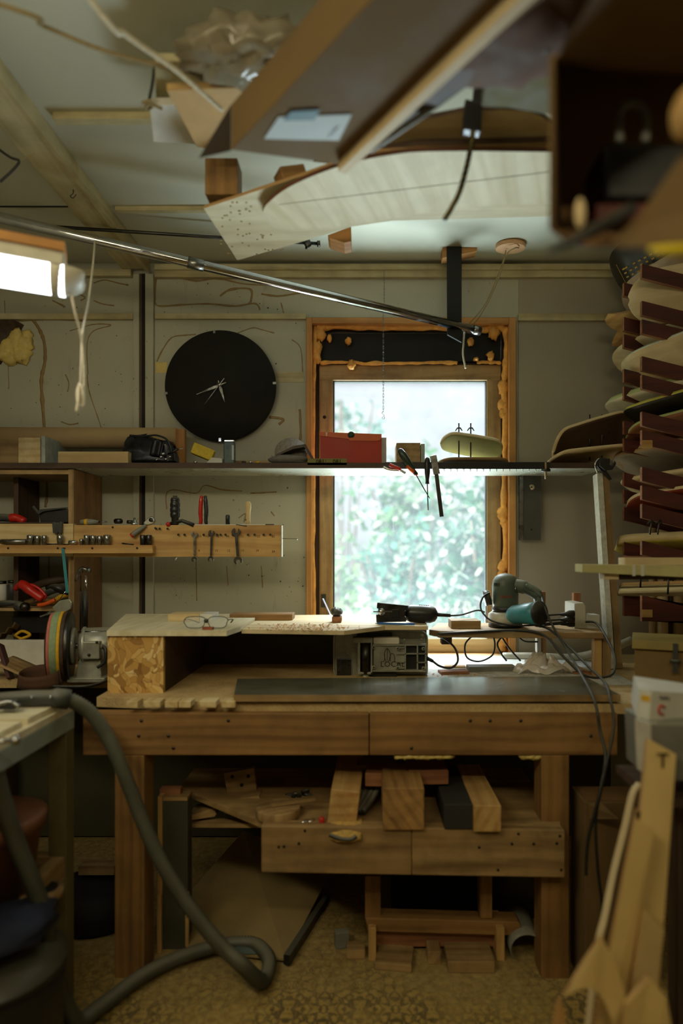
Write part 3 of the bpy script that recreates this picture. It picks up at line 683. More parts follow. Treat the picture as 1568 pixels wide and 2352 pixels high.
ob('air_vent',g,black,housing)
g=G(); g.tube(spline([(cx+.02,D-.01,zb+.16),(cx+.06,D-.03,zb+.155),(cx+.10,D-.045,zb+.135),(cx+.115,D-.05,zb+.115),(cx+.118,D-.05,zb+.095)],6),[.026]*8+[.022]*8+[.019]*9,14); ob('grip',g,bpy.data.materials['grey_green_plastic'],sn)
g=G(); g.ball((cx+.03,D-.043,zb+.148),(.005,.004,.008),8); ob('switch',g,metal,sn)
g=G(); g.tube(spline([P(1206,1345,D-.05),P(1225,1357,D-.06),P(1243,1370,D-.07)],6),[.009]*6+[.007]*6+[.005],10); ob('cord_boot',g,bpy.data.materials['grey_green_plastic'],sn)
g=G(); a=P(1172,1412,2.40); b=P(1238,1408,2.30); g.tube([a,a+(b-a)*.12,a+(b-a)*.75,b],[.026,.034,.040,.042],24); cn=ob('dust_canister',g,teal,sn)
g=G(); d=(b-a).normalized(); g.cyl(b-d*.004,b+d*.006,.044,28); ob('filter_cap',g,rubber,cn)
g=G(); g.cyl(P(1112,1375,D),P(1124,1372,D),.03,20); ob('side_knob',g,dgrey,sn)
# socket strip and its plugs
ps=T('socket_strip','worn white socket strip standing on edge at the right end of the side table','socket strip')
a=Pz(1319,1444,zs); g=G(); g.prism([(0,0),(.044,0),(.042,.085),(.034,.098),(0,.095)],.12,Tr((a.x,a.y+.12,zs))@rot(90,0,0)); ob('case',g,offw,ps,.003)
for i,(y,l) in enumerate(((1410,'black plug pushed into the top socket of the strip'),(1422,'black plug pushed into the middle socket of the strip'),(1432,'black round plug in the lowest socket of the strip'))):
    p=P(1318,y,2.34+i*.025); pg=T('power_plug',l,'plug','plugs in the socket strip'); 
    g=G(); g.tube([p,p+Vector((-.018,0,0)),p+Vector((-.03,0,-.001)),p+Vector((-.05,0,-.002))],[.013,.013,.008,.005],10); ob('plug_body',g,rubber,pg)
    e=p+Vector((-.05,0,-.002)); g=G(); g.tube(spline([e,e+Vector((-.05,0,-.004)),P(1240,y+8,2.36+i*.03)],5),.0033,7); ob('cable',g,rubber,pg)
a=P(1346,1412,2.42); g=G(); g.box((a.x+.025,2.45,zs+.026),(.05,.06,.052)); S('white_carton',g,paper,'small white box lying behind the socket strip','box',None,.001)
rb=.0045
cord('extension_cable',[P(1243,1370,2.41),P(1252,1400,2.30),P(1270,1440,2.26),P(1300,1490,2.2),P(1335,1550,2.05),P(1365,1610,1.88),P(1378,1680,1.84),P(1390,1740,1.80),P(1375,1830,1.77),P(1350,1930,1.77),P(1345,2010,1.77)],rb,rubber,'black cord falling from the sander grip over the bench edge to the left cable run')
cord('extension_cable',[P(1345,1428,2.40),P(1370,1432,2.36),P(1395,1470,2.27),P(1412,1510,2.2),P(1408,1545,2.16),P(1380,1556,2.14),P(1340,1550,2.14),P(1300,1515,2.2),P(1270,1478,2.26),P(1240,1455,2.3),P(1180,1448,2.32),P(1080,1452,2.32),P(1005,1456,2.33)],rb,rubber,'black cord looping out of the socket strip and back along the table front edge')
cord('extension_cable',[P(1225,1434,2.36),P(1262,1446,2.28),P(1300,1480,2.22),P(1350,1530,2.08),P(1390,1570,1.98),P(1402,1610,1.88),P(1410,1660,1.84),P(1400,1720,1.80),P(1385,1790,1.78),P(1368,1880,1.77),P(1372,1990,1.77),P(1382,2080,1.77),P(1378,2150,1.77)],rb,rubber,'black cord hanging down the bench front to the right cable run')
cord('sander_cable',[P(1124,1362,2.46),P(1110,1370,2.44),P(1103,1390,2.42),P(1110,1410,2.40),P(1135,1428,2.37),P(1200,1437,2.35),P(1300,1428,2.37)],.0035,rubber,'black cord curving around the left side of the orbital sander')
cord('jigsaw_cable',[P(1034,1414,2.39),P(1060,1412,2.45),P(1095,1402,2.52),P(1112,1406,2.56)],.0035,rubber,'short black cord between the jigsaw and the sander')
for i,pts in enumerate(([(1085,1460),(1068,1480),(1072,1510),(1100,1519),(1130,1505),(1136,1480),(1132,1460)],[(1155,1460),(1142,1478),(1150,1500),(1163,1518)],[(1150,1460),(1170,1490),(1195,1518)],[(1188,1460),(1205,1473),(1235,1474)])):
    cord('loose_cable',[P(x,y,2.56) for x,y in pts],.0035,rubber,['wide loop of black cord hanging under the side table before the window sill','short curved cord hanging left of the table leg beneath the sander','straight slanting cord under the side table left of the back leg','small cord arc touching the back leg of the side table'][i])
cord('tan_cable',[P(1264,1466,2.5),P(1275,1490,2.5),P(1300,1515,2.45),P(1340,1538,2.4),P(1366,1545,2.4)],.004,ropeb,'pale tan cord curving down under the right end of the side table')
# bench clutter under the side table
onz('wood_offcut',1076,1186,1545,ZB,.022,.06,grey,'dark grey painted block lying on the bench below the window','wood block',rz=2)
onz('wood_offcut',1010,1076,1550,ZB,.012,.05,redk,'thin tapered offcut on the bench right of the sanding machine','wood offcut',rz=8)
onz('wood_offcut',1022,1070,1538,ZB,.012,.04,pine,'thin offcut lying behind the tapered one on the bench','wood offcut',rz=-6)
onz('wood_offcut',1318,1370,1551,ZB,.010,.04,redk,'flat reddish offcut beside the right leg of the side table','wood offcut')
g=G(); g.tube(spline([P(1155,1508,2.72),P(1230,1508,2.72),P(1320,1510,2.70),P(1400,1490,2.68),P(1450,1470,2.70)],6),.017,12); S('paper_roll',g,offw,'long pale paper roll lying on the bench under the right wall','paper roll')
bg_=T('crumpled_plastic_film','crumpled milky plastic film lying on the bench under the side table','plastic film')
g=G(); c=Pz(1262,1553,ZB)
def film(u,v):
    a=2*math.pi*u; r=.02+.075*v; h=.05*(1-v)+.035*noise.noise(Vector((math.cos(a)*1.8,math.sin(a)*1.8,v*3)))+.016*noise.noise(Vector((math.cos(a)*4,math.sin(a)*4,v*5+2)))
    return (c.x+math.cos(a)*r*1.25*(1+.3*noise.noise(Vector((u*9,0,1)))),c.y+.06+math.sin(a)*r*.8,ZB+.006+max(0,h))
g.grid(film,56,12); ob('film_sheet',g,filmm,bg_)
g=G()
def film2(u,v):
    a=2*math.pi*u; r=.012+.04*v; return (c.x-.02+math.cos(a)*r*(1+.4*noise.noise(Vector((u*7,v,3)))),c.y+.09+math.sin(a)*r*.8,ZB+.072-.04*v+.016*noise.noise(Vector((math.cos(a)*2.5,math.sin(a)*2.5,v*4+7))))
g.grid(film2,40,8); ob('film_peak',g,filmm,bg_)
g=G()
def sd_(u,v):
    x=px(985,2.3)+(px(1440,2.3)-px(985,2.3))*u; y=2.2+.62*v; h=.006*max(0,noise.noise(Vector((x*9,y*9,0)))+.25)*min(1,4*u,4*(1-u),4*v,4*(1-v))
    return (x,y,ZB+.0008+h*1.6)
g.grid(sd_,60,40); S('sawdust_layer',g,dustw,'thin pale layer of dust and chips on the bench before the window','sawdust',kind='stuff')
g=G()
for k in range(240):
    x=random.uniform(1100,1400) if k%2 else random.uniform(985,1150); y=random.uniform(1545,1562); p=Pz(x,y,ZB+.002); s=random.uniform(.002,.006)
    g.add([(-s,-s*.3,0),(s,-s*.3,s*.2),(s,s*.3,s*.5),(-s,s*.3,s*.2)],[(0,1,2,3)],Tr(p)@rot(random.uniform(-40,40),random.uniform(-40,40),random.uniform(0,360)))
S('wood_chips',g,shav,'small wood chips spread along the back edge of the grey panel','wood chips',kind='stuff')
# ---------------------------------------------------------------- bench grinder with foam buffing wheel
gr=T('bench_grinder','cast metal bench grinder with a layered foam buffing wheel on its left','grinder')
D=2.30; cz=P(150,1484,D).z; ax=frame(P(195,1484,D+.03),(-1,-.30,0)); AX=Vector((-1,-.30,0)).normalized()
hub=P(165,1484,D)
def disc(r,t0,t1,mat,nm): g=G(); g.tube([hub+AX*t0,hub+AX*t1],[r,r],40); return ob(nm,g,mat,gr,.002)
rw=84/F*D*.94
disc(rw,.0,.012,metald,'backing_disc'); disc(rw*1.0,.012,.024,darkw,'plywood_layer'); disc(rw*1.02,.024,.034,ylp,'yellow_foam_layer'); disc(rw*1.01,.034,.056,greenp,'green_foam_layer'); disc(rw*.98,.056,.066,pinkp,'pink_foam_layer'); disc(rw*.95,.066,.07,black,'abrasive_face')
g=G(); g.tube([hub+AX*-.012,hub+AX*-.002],[rw*.52,rw*.55],32); ob('hub_flange',g,cast,gr)
g=G(); g.cyl(hub+AX*-.05,hub,.010,12); ob('shaft',g,chrome,gr)
g=G(); m0=hub+AX*-.025; g.tube([m0,m0-AX*.01,m0-AX*.13,m0-AX*.14],[.045,.064,.064,.05],32); ob('motor_body',g,cast,gr)
g=G(); g.tube([m0-AX*.012,m0-AX*.022],[.068,.068],32); g2=G(); g2.tube([m0-AX*.108,m0-AX*.118],[.068,.068],32); ob('end_bell',g,cast,gr,.002); ob('end_bell',g2,cast,gr,.002)
for q_ in (-.5,.5): g=G(); g.cyl(m0-AX*.01+Vector((0,-.035,.052*(1 if q_>0 else -.9))),m0-AX*.125+Vector((0,-.035,.052*(1 if q_>0 else -.9))),.004,8); ob('tie_bolt',g,metal,gr)
g=G(); g.box(P(213,1492,D-.03),(.062,.04,.062)); jb=ob('switch_box',g,cast,gr,.004)
for x,y in ((204,1504),(222,1475)):
    g=G(); g.cyl(P(x,y,D-.055),P(x,y,D-.03),.005,8); ob('screw',g,metald,jb)
g=G(); g.cyl(P(226,1484,D-.03),P(236,1484,D-.03),.009,12); ob('cable_gland',g,cast,gr)
g=G(); a=P(171,1560,D-.03); b=P(237,1515,D-.03); g.box(((a.x+b.x)/2,D+.02,(ZB+.012+b.z)/2),(b.x-a.x-.01,.11,b.z-ZB-.01),taper=.85); ob('pedestal',g,cast,gr,.004)
g=G(); g.box(((a.x+b.x)/2,D+.02,ZB+.008),(b.x-a.x+.03,.15,.016)); ob('foot_plate',g,cast,gr,.002)
g=G(); g.tube(spline([P(236,1484,D-.03),P(243,1495,D-.045),P(240,1520,D-.05),P(224,1533,D-.052)],6),.006,8); ob('cable',g,rubber,gr)
cord('grinder_cable',[Pz(246,1562,ZB+.005),Pz(225,1571,ZB+.005),Pz(190,1577,ZB+.005),Pz(120,1577,ZB+.005)],.005,rubber,'grey cord lying on the bench in front of the grinder')
# sanding belt loop on the bench
g=G(); c=Pz(70,1585,ZB); n=40
def belt(u,v): a=2*math.pi*u; return (c.x+math.cos(a)*(.072-.008*v),c.y+.06+math.sin(a)*.06,ZB+.001+.052*v+.012*math.sin(a)*v)
g.grid(belt,n,3,.0025); S('sanding_belt',g,sandp,'rolled brown sanding belt standing on its edge on the bench','sanding belt')
g=G(); g.grid(lambda u,v:(px(-40+u*120,2.35),2.28+.12*v,ZB+.003+.055*max(0,1-1.5*abs(u-.45))**1.0+.012*v),16,6,.002); S('leather_scrap',g,oldw,'bent scrap of worn veneer behind the sanding belt at the far left','veneer scrap')
g=G(); g.bar(P(0,1480,2.35),P(25,1560,2.3),.04,.012,(1,0,0)); S('wood_stick',g,redw,'dark red stick leaning at the left edge above the sanding belt','wood stick',None,.001)
# ---------------------------------------------------------------- wall cabinet at the left
cb=T('tool_cabinet','open wooden cabinet under the shelf at the left holding hand tools','cabinet')
Xr=-1.173; z0=ZB+.001; z1=1.604; 
def cbx(nm,x0,x1,y0,y1,a,b,mat,par=cb): g=G(); g.box(((x0+x1)/2,(y0+y1)/2,(a+b)/2),(x1-x0,y1-y0,b-a)); return ob(nm,g,mat,par,.001)
cbx('side_panel',Xr-.02,Xr,2.6,2.875,z0,z1,brownw)
cbx('side_edge',Xr-.021,Xr+.001,2.594,2.6,z0,z1,oldw)
cbx('top_panel',XL+.003,Xr-.02,2.6,2.875,z1-.02,z1,oldw)
cbx('divider',px(42,2.7)-.02,px(42,2.7),2.7,2.875,z0,z1-.02,darkw)
zc=P(0,1396,2.62).z
cbx('lower_shelf',XL+.003,Xr-.02,2.6,2.875,zc-.012,zc,oldw)
cbx('drawer_front',XL+.003,px(112,2.6),2.56,2.58,z0,P(0,1470,2.56).z,white)
cbx('dark_bin',px(40,2.7)+.0,Xr-.03,2.66,2.68,z0+.12,zc-.04,black)
# tool board in front of the cabinet, running on to the right
tb=T('tool_board','long pine board with socket ledge, pegs and size numbers across the cabinet front','tool board')
Dt=2.56
g=G(); g.fb(-60,1203,168,1278,Dt,.028); ob('board',g,pinel,tb,.0015)
g=G(); g.fb(169,1206,645,1279,Dt,.028); bd=ob('board',g,pine,tb,.0015)
g=G(); g.fb(645.3,1207,647,1279,Dt,.03); ob('end_strip',g,white,tb)
g=G(); g.fb(-60,1252,350,1271,Dt-.036,.036); ld=ob('socket_ledge',g,pine,tb,.0015)
g=G()
for x in (19,133,212,315): screw(g,P(x,1259,Dt-.036),.0042)
screw(g,P(259,1211,Dt),.0042); screw(g,P(357,1213,Dt),.0042)
ob('screw',g,metald,ld,kind='stuff')
for x in (358,366,384,409,423,441,467,480,498,506,517,534,541,569,584,605,620):
    y=1214 if x<390 else 1228; g=G(); g.cyl(P(x,y,Dt),P(x+.5,y,Dt-.012),.0042,8); ob('peg',g,metald,tb)
g=G()
for x,y,s in ((455,1234,'10'),(473,1234,'10'),(495,1234,'12'),(519,1234,'14'),(552,1234,'15'),(590,1234,'22'),(624,1234,'22'),(455,1267,'8'),(493,1267,'13'),(521,1267,'12'),(553,1267,'17'),(587,1267,'19'),(624,1269,'24')):
    g.text(s,.0125,Tr(P(x,y,Dt-.0008))@rot(90,0,0),.0003)
ob('size_numbers',g,plain('brown_pencil',(98,52,28),.8),bd)
g=G(); g.bar(P(646,1237,Dt+.01),P(682,1237.5,Dt+.01),.002,.002); g.cyl(P(682,1237.5,Dt+.01),P(683,1237.5,Dt+.01),.005,8); ob('nail',g,chrome,tb)
g=G(); g.fb(445,1204.5,609,1207.5,Dt+.002,.02); ob('white_strip',g,white,tb)  # thin white strip along the top edge of the board
g=G(); g.fb(609,1203.5,628,1208,Dt+.004,.018); ob('hinge',g,metald,tb)
# sockets on the ledge
socks=[(70,16,23,14,'widest'),(86,13.5,22,12,''),(102,12,22,10,''),(138,14.5,23,13,''),(187,9,14,8,''),(199.5,13.5,23,12,''),(214,12.5,22,11,''),(229,12,21,11,''),(246,17,23,16,''),(328,13,23,12,''),(342,13,23,12,'')]
sl=['largest chrome socket in the left group of three on the ledge','middle chrome socket in the left group of three on the ledge','narrow chrome socket at the right of the left group of three','single chrome socket standing alone above the hanging blue strap','small dark socket just left of the row of four on the ledge','first chrome socket in the row of four on the ledge','second chrome socket in the row of four on the ledge','third chrome socket in the row of four on the ledge','wide chrome socket at the right end of the row of four','left one of the two dull sockets at the right end of the ledge','right one of the two dull sockets at the end of the ledge']
zl=P(0,1252,Dt-.036).z
for (x,w_,h,w2,_),l in zip(socks,sl):
    Dk=Dt-.018; r=w_/2/F*Dk; r2=w2/2/F*Dk; hh=h/F*Dk; c=Vector((px(x,Dk),Dk,zl+.0003)); t=T('wrench_socket',l,'socket','sockets on the tool board ledge')
    g=G(); g.lathe([(r2,0),(r2,hh*.4),(r,hh*.5),(r,hh*.97),(r*.9,hh)],Tr(c),18); b_=ob('socket_body',g,metal if x<300 else metald,t)
    g=G(); g.lathe([(r*.65,hh*.9),(r*.65,hh+.0006)],Tr(c),6); ob('hex_opening',g,black,t)
g=G(); g.cyl(P(3,1244,Dt-.018),P(60,1244,Dt-.018),.0105,16); S('socket_extension',g,metal,'long dull steel tube lying on the left end of the ledge','tube')
g=G(); g.cyl(P(159,1246,Dt-.018),P(176,1246,Dt-.018),.0095,14); S('socket_extension',g,chrome,'short bright socket lying on its side on the ledge','socket')
for a,b,l in (((108,1250),(130,1250),'thin bit lying on the ledge left of the lone socket'),((280,1248),(307,1251),'small punch lying near the right end of the ledge'),((146,1251),(158,1250),'tiny screw bit lying right of the lone socket')):
    g=G(); g.cyl(P(*a,Dt-.02),P(*b,Dt-.02),.0028,8); S('drill_bit',g,metald,l,'bit')
# wrenches hanging from the pegs
def wrench(x,y0,y1,w,lab,tilt=0,open_top=True,mat=metald):
    D=Dt-.008; a,b=P(x,y0,D),P(x+tilt,y1,D); L=(b-a).length; t=T('open_wrench',lab,'wrench','wrenches hanging on the tool board')
    k=w/F*D
    def jaw(s):  # open-ended head outline, opening towards +x
        o=[]; 
        for i in range(-10,11): an=math.pi+R(i*13.2); o.append((s*math.cos(an)*.98,s*math.sin(an)))
        return [( s*.95,-s*.42),( -s*.05,-s*.42),(-s*.05,s*.42),(s*.95,s*.42)],o
    m=frame(a,b-a,(0,-1,0))
    g=G(); s=k*.5
    g.prism([(s*.5,-k*.16),(L-s*.5,-k*.14),(L-s*.5,k*.14),(s*.5,k*.16)],.005,m); ob('shank',g,mat,t,.0008)
    for end,sg_ in ((0,-1),(L,1)):
        hd=[]
        for i in range(15): an=R(50+i*260/14); hd.append((math.cos(an)*s,math.sin(an)*s))
        hd=hd+[(s*.9,-s*.42),(-s*.05,-s*.40),(-s*.25,0),(-s*.05,s*.40),(s*.9,s*.42)]
        g=G(); mm=m@Tr((end,0,-.0008))@rot(0,0,12 if sg_>0 else 168); g.prism(hd,.0066,mm); ob('jaw',g,chrome if sg_>0 else mat,t,.0006)
wrench(447,1228,1285,14,'dull grey combination wrench hanging leftmost on the pegs',mat=metal)
wrench(486,1224,1284,14,'dark wrench with a bright lower jaw hanging in the middle',-1.5)
wrench(542,1222,1288,20,'largest dark open wrench hanging rightmost on the pegs',5)
# tools along the top of the board
ztb=P(0,1206,Dt).z; ztl=P(0,1203,Dt).z
def tool(name,l,c,gp=None): return T(name,l,c,gp)
t=tool('impact_driver','black ribbed driver handle standing upright on the tool board','screwdriver')
D=Dt+.014; c=Vector((px(402,D),D,ztb+.0005)); g=G(); g.lathe([(.011,0),(.015,.006),(.014,.028),(.018,.032),(.0195,.045),(.017,.05),(.0195,.055),(.0195,.066),(.017,.07),(.0195,.075),(.019,.088),(.016,.092),(.018,.097),(.016,.107),(.010,.112)],Tr(c),20); ob('grip',g,blackp,t)
g=G(); g.lathe([(.009,.110),(.009,.118)],Tr(c),8); ob('end_cap',g,dgrey,t)
t=tool('pliers','pliers with one red and one black handle standing in the tool board','pliers')
for s_,mt in ((-1,redp),(1,blackp)):
    g=G(); x=px(467,D)+s_*.009; g.tube(spline([(x+s_*.004,D,ztb+.0),(x+s_*.001,D,ztb+.02),(x+s_*.003,D,ztb+.055),(x+s_*.0,D,ztb+.10),(x-s_*.002,D,ztb+.118)],5),[.006]*3+[.0075]*5+[.0085]*8+[.007]*4+[.004],12); ob('handle',g,mt,t)
t=tool('wooden_handled_chisel','tool with a pale wooden handle standing near the right end','chisel'); c=Vector((px(570,D),D,ztb)); g=G(); g.lathe([(.009,0),(.0085,.02),(.009,.05),(.012,.07),(.012,.085),(.008,.093),(.003,.096)],Tr(c),18); ob('handle',g,pinel,t)
t=tool('marker_stub','short black stub standing upright between pliers and wooden handle','marker'); c=Vector((px(523,D),D,ztb)); g=G(); g.lathe([(.009,0),(.009,.038),(.006,.042)],Tr(c),14); ob('body',g,blackp,t)
t=tool('t_handle_key','black T handle lying across the board top beside the ribbed driver','key'); g=G(); g.tube([P(388,1204,Dt+.006),P(418,1196,Dt+.01),P(444,1206,Dt-.004)],[.007,.0075,.0085],12); ob('handle',g,blackp,t); g=G(); g.cyl(P(386,1204,Dt-.006),P(386,1204,Dt-.001),.009,12); ob('end_cap',g,redp,t)
t=tool('yellow_grey_screwdriver','grey and yellow screwdriver lying on the board above the socket row','screwdriver')
a,b=P(184,1199,Dt+.004),P(226,1199,Dt+.006); g=G(); dd=b-a; g.tube([a,a+dd*.08,a+dd*.35,a+dd*.7,b],[.006,.010,.0125,.011,.006],16); ob('handle',g,grey,t); g=G(); g.tube([a+dd*.25,a+dd*.32,a+dd*.42],[.0122,.0129,.0127],16); ob('yellow_band',g,ylp,t); g=G(); g.cyl(b,P(246,1198,Dt+.008),.0028,8); ob('blade',g,metal,t)
t=tool('ratchet_wrench','chrome ratchet with a grey handle ending in an orange cap, hanging over the board','ratchet')
a=P(302,1230,Dt-.02); b=P(335,1206,Dt-.008); dd=b-a; g=G(); g.tube([a,a+dd*.1,a+dd*.5,b],[.0085,.0105,.0095,.006],14); ob('handle',g,grey,t); g=G(); g.tube([a-dd*.04,a+dd*.06],[.0085,.0107],14); ob('end_cap',g,redp,t)
g=G(); m=frame(P(332,1204,Dt),P(356,1192,Dt)-P(332,1204,Dt),(0,-1,.2)); g.prism([(0,-.006),(.02,-.012),(.035,-.015),(.045,-.009),(.047,0),(.045,.009),(.035,.015),(.02,.012),(0,.006)],.014,m@Tr((0,0,-.005))); ob('ratchet_head',g,chrome,t,.003)
g=G(); g.cyl(m@Vector((.033,0,.009)),m@Vector((.033,0,.014)),.008,14); ob('selector',g,metald,t)
for x,l in ((276,'open dark socket lying on its side on the board, facing the room'),(309,'bright chrome adapter with a square drive standing on the board')):
    t=T('socket_adapter',l,'socket'); 
    if x<300:
        g=G(); g.cyl(P(266,1197,Dt+.02),P(277,1197,Dt+.002),.0105,16); ob('socket_body',g,metald,t); g=G(); g.cyl(P(277,1197,Dt+.0025),P(277.3,1197,Dt+.001),.0075,6); ob('hex_opening',g,black,t)
    else:
        g=G(); g.lathe([(.013,0),(.0135,.005),(.0125,.009),(.008,.012),(.0085,.018),(.0045,.021),(.0045,.03)],Tr((px(309,D),D,ztb)),16); ob('socket_body',g,chrome,t); g=G(); g.cyl(P(292,1199,Dt+.014),P(303,1199,Dt+.014),.007,12); ob('side_stub',g,metald,t)
t=tool('spring_clip','dark grey clamp jaw hooked over the board left of its joint','clamp'); g=G(); m=Tr(P(134,1206,Dt-.006))@rot(90,0,0)
g.prism([(-.02,.008),(-.012,.012),(-.006,.006),(0,.010),(.006,.006),(.013,.013),(.019,.006),(.018,-.03),(.012,-.037),(.004,-.028),(0,-.036),(-.006,-.036),(-.017,-.03)],.012,m); ob('jaw',g,dgrey,t,.002)
t=tool('cutter_knife','small dark blade lying on the board before the wooden handle','blade'); g=G(); g.bar(P(542,1205,Dt+.003),P(566,1208,Dt-.003),.004,.003); ob('blade',g,blackp,t)
g=G(); g.cyl(P(403,1274,Dt+.016),P(403,1287,Dt+.016),.0058,14); S('driver_tip',g,chrome,'small bright steel tip poking out below the tool board','driver tip')
# stuff in the cabinet: upper compartment
t=T('red_handled_saw','tool with a red and dark grip lying on the board at the far left','saw'); D=2.63; zt_=P(0,1196,2.575).z
g=G(); g.tube(spline([P(-30,1190,D),P(0,1189,D),P(25,1190,D)],5),.016,14); ob('grip',g,dgrey,t); g=G(); g.tube(spline([P(25,1190,D),P(40,1190,D),P(58,1199,D)],5),[.018]*5+[.016]*5+[.008],14); ob('red_cap',g,redp,t)
t=T('black_case','black tool case with a grey hinge resting open behind the tool board','case'); D=2.66
g=G(); g.prism([(0,0),(.135,0),(.118,.05),(.105,.058),(.01,.05),(-.005,.04)],.10,Tr((px(92,D),D+.10,P(0,1201,D).z))@rot(90,0,0)); ob('case_body',g,blackp,t,.004)
g=G(); g.prism([(-.012,.042),(.008,.056),(.115,.064),(.118,.060),(.02,.046),(.0,.034)],.012,Tr((px(92,D),D-.001,P(0,1201,D).z))@rot(90,0,0)); ob('lid_rim',g,dgrey,t,.002)
g=G(); g.bar(P(88,1178,D),P(76,1163,D),.008,.01); ob('latch_arm',g,dgrey,t,.002)
cbt=T('shelf_prop','short ledge inside the cabinet carrying the black case','ledge')
g=G(); g.box((px(60,2.72),2.735,P(0,1205,2.7).z-.0),(.42,.25,.012)); ob('ledge_board',g,darkw,cbt)
# lower compartment: red gun handle etc.
t=T('red_caulking_gun','bright red plastic gun handle lying among tools in the cabinet','caulking gun'); D=2.60
g=G(); g.tube(spline([P(36,1352,D+.02),P(50,1342,D),P(72,1358,D-.01),P(98,1376,D-.01)],6),[.011]*6+[.019]*6+[.017]*6+[.016],14); ob('barrel',g,redp,t)
g=G(); g.tube(spline([P(48,1345,D),P(70,1343,D),P(90,1352,D),P(104,1368,D),P(100,1376,D)],6),.006,10); ob('guard',g,redp,t)
g=G(); g.cyl(P(80,1381,D-.015),P(98,1374,D-.012),.002,6); ob('rod',g,chrome,t)
t=T('orange_handled_snips','pair of snips with an orange handle lying on the cabinet shelf edge','snips'); D=2.57
g=G(); g.tube(spline([P(87,1390,D),P(105,1387,D),P(126,1378,D)],5),[.008]*5+[.0085]*6,10); ob('handle',g,orangep,t)
g=G(); g.prism([(0,0),(.03,.028),(.07,.035),(.08,.02),(.075,-.005),(.05,-.02),(.02,-.022)],.012,Tr(P(122,1395,D))@rot(90,0,0)); ob('blade_guard',g,cast,t,.003)
g=G(); g.bar(P(120,1402,D),P(104,1412,D-.01),.006,.005); g.bar(P(138,1402,D-.004),P(92,1416,D-.01),.003,.006); ob('blade',g,metal,t)
g=G(); g.cyl(P(138,1375,D),P(153,1355,D),.002,6); ob('spring_arm',g,chrome,t)
t=T('grey_spray_head','round grey tool head lying on the cabinet shelf left of the snips','tool'); D=2.6
g=G(); g.cyl(P(36,1393,D),P(56,1393,D),.018,16); ob('neck',g,dgrey,t); g=G(); g.cyl(P(57,1394,D-.02),P(57,1394,D+.01),.019,20); ob('head',g,metald,t)
t=T('grey_handled_tool','tool with a dusty grey handle lying at the left edge of the shelf','tool'); g=G(); g.tube([P(-10,1388,2.62),P(24,1385,2.62),P(48,1384,2.62)],[.014,.012,.006],12); ob('handle',g,dgrey,t)
for (x,y,w_,h,mt,l,nm,ct) in ((4,1390,24,56,white,'white tin at the far left inside the lower compartment','paint_tin','tin'),(28,1390,22,58,dgrey,'grey ribbed jar beside the white tin in the cabinet','jar','jar')):
    t=T(nm,l,ct); D=2.74; g=G(); r=w_/2/F*D; hh=h/F*D; g.lathe([(r,0),(r,hh*.8),(r*.8,hh*.88)],Tr((px(x,D),D,zc+.0005)),20); ob('body',g,mt,t); g=G(); g.lathe([(r*.82,hh*.88),(r*.82,hh)],Tr((px(x,D),D,zc)),20); ob('lid',g,metald,t)
for i,(x0,y0,x1,y1,r,mt) in enumerate(((70,1350,150,1330,.016,darkw),(90,1372,150,1350,.014,dgrey),(112,1348,155,1362,.018,blackp),(60,1384,120,1380,.012,oldw),(120,1385,156,1366,.010,ylp))):
    g=G(); g.tube(spline([P(x0,y0,2.72),P((x0+x1)/2,(y0+y1)/2-4,2.70),P(x1,y1,2.72)],5),r,8); S('rag_bundle' if i<3 else 'hand_tool',g,mt,['long dark wooden wedge at the back of the lower compartment','grey bundle lying in the middle of the lower compartment','black bundle at the right of the lower compartment','dusty wooden handle under the red gun','yellow handle end behind the snips'][i],'tool')
g=G()
for dx in (-.003,.003): g.bar(P(144,1259,Dt-.04)+Vector((dx,0,0)),P(155,1362,Dt-.035)+Vector((dx,0,0)),.0012,.0055,(1,0,0))
S('blue_strap',g,teal,'narrow blue strap hanging from a nail on the socket ledge','strap')
g=G(); g.cyl(P(150,1259,Dt-.036),P(144,1258.5,Dt-.05),.0018,8); ob('strap_nail',g,metald,tb)
# hammers hanging on the cabinet side
for i,(x,dx) in enumerate(((197,0),(184,0))):
    D=2.58 if i==0 else 2.66; t=T('claw_hammer',['claw hammer with a bright shank and black grip hanging on the cabinet side','second claw hammer hanging behind the first one'][i],'hammer')
    g=G(); g.cyl(P(x,1322,D),P(x,1360,D),.0052,10); ob('shank',g,chrome if i==0 else metald,t); g=G(); g.tube([P(x-1,1358,D),P(x-1,1400,D),P(x-3,1450,D)],[.0095,.011,.0135],12); ob('grip',g,rubber,t)
    g=G(); g.tube(spline([P(x+10,1310,D),P(x,1308,D),P(x-10,1306,D),P(x-18,1320,D),P(x-24,1336,D)],5),[.012]*3+[.009]*5+[.008]*6+[.005]*6+[.002],12); ob('head',g,metal,t)
# yellow thing and bag in the bottom compartment
t=T('yellow_clamp','yellow plastic clamp lying on top of the white drawer front','clamp'); g=G(); zz=P(0,1470,2.6).z+.012; g.tube(spline([(px(30,2.62),2.63,zz),(px(48,2.62),2.63,zz+.02),(px(66,2.62),2.63,zz+.004),(px(52,2.62),2.61,zz-.008)],6),.006,10,closed=True); ob('handle',g,ylp,t)
g=G(); g.grid(lambda u,v:(px(-20+50*u,2.6),2.61+.05*v,zz-.02+.075*u*(1-v*.3)+.006*math.sin(u*20)),20,4,.002); S('crumpled_paper_bag',g,cardb,'torn brown paper bag top beside the yellow clamp','paper bag')
LAMP=6.0
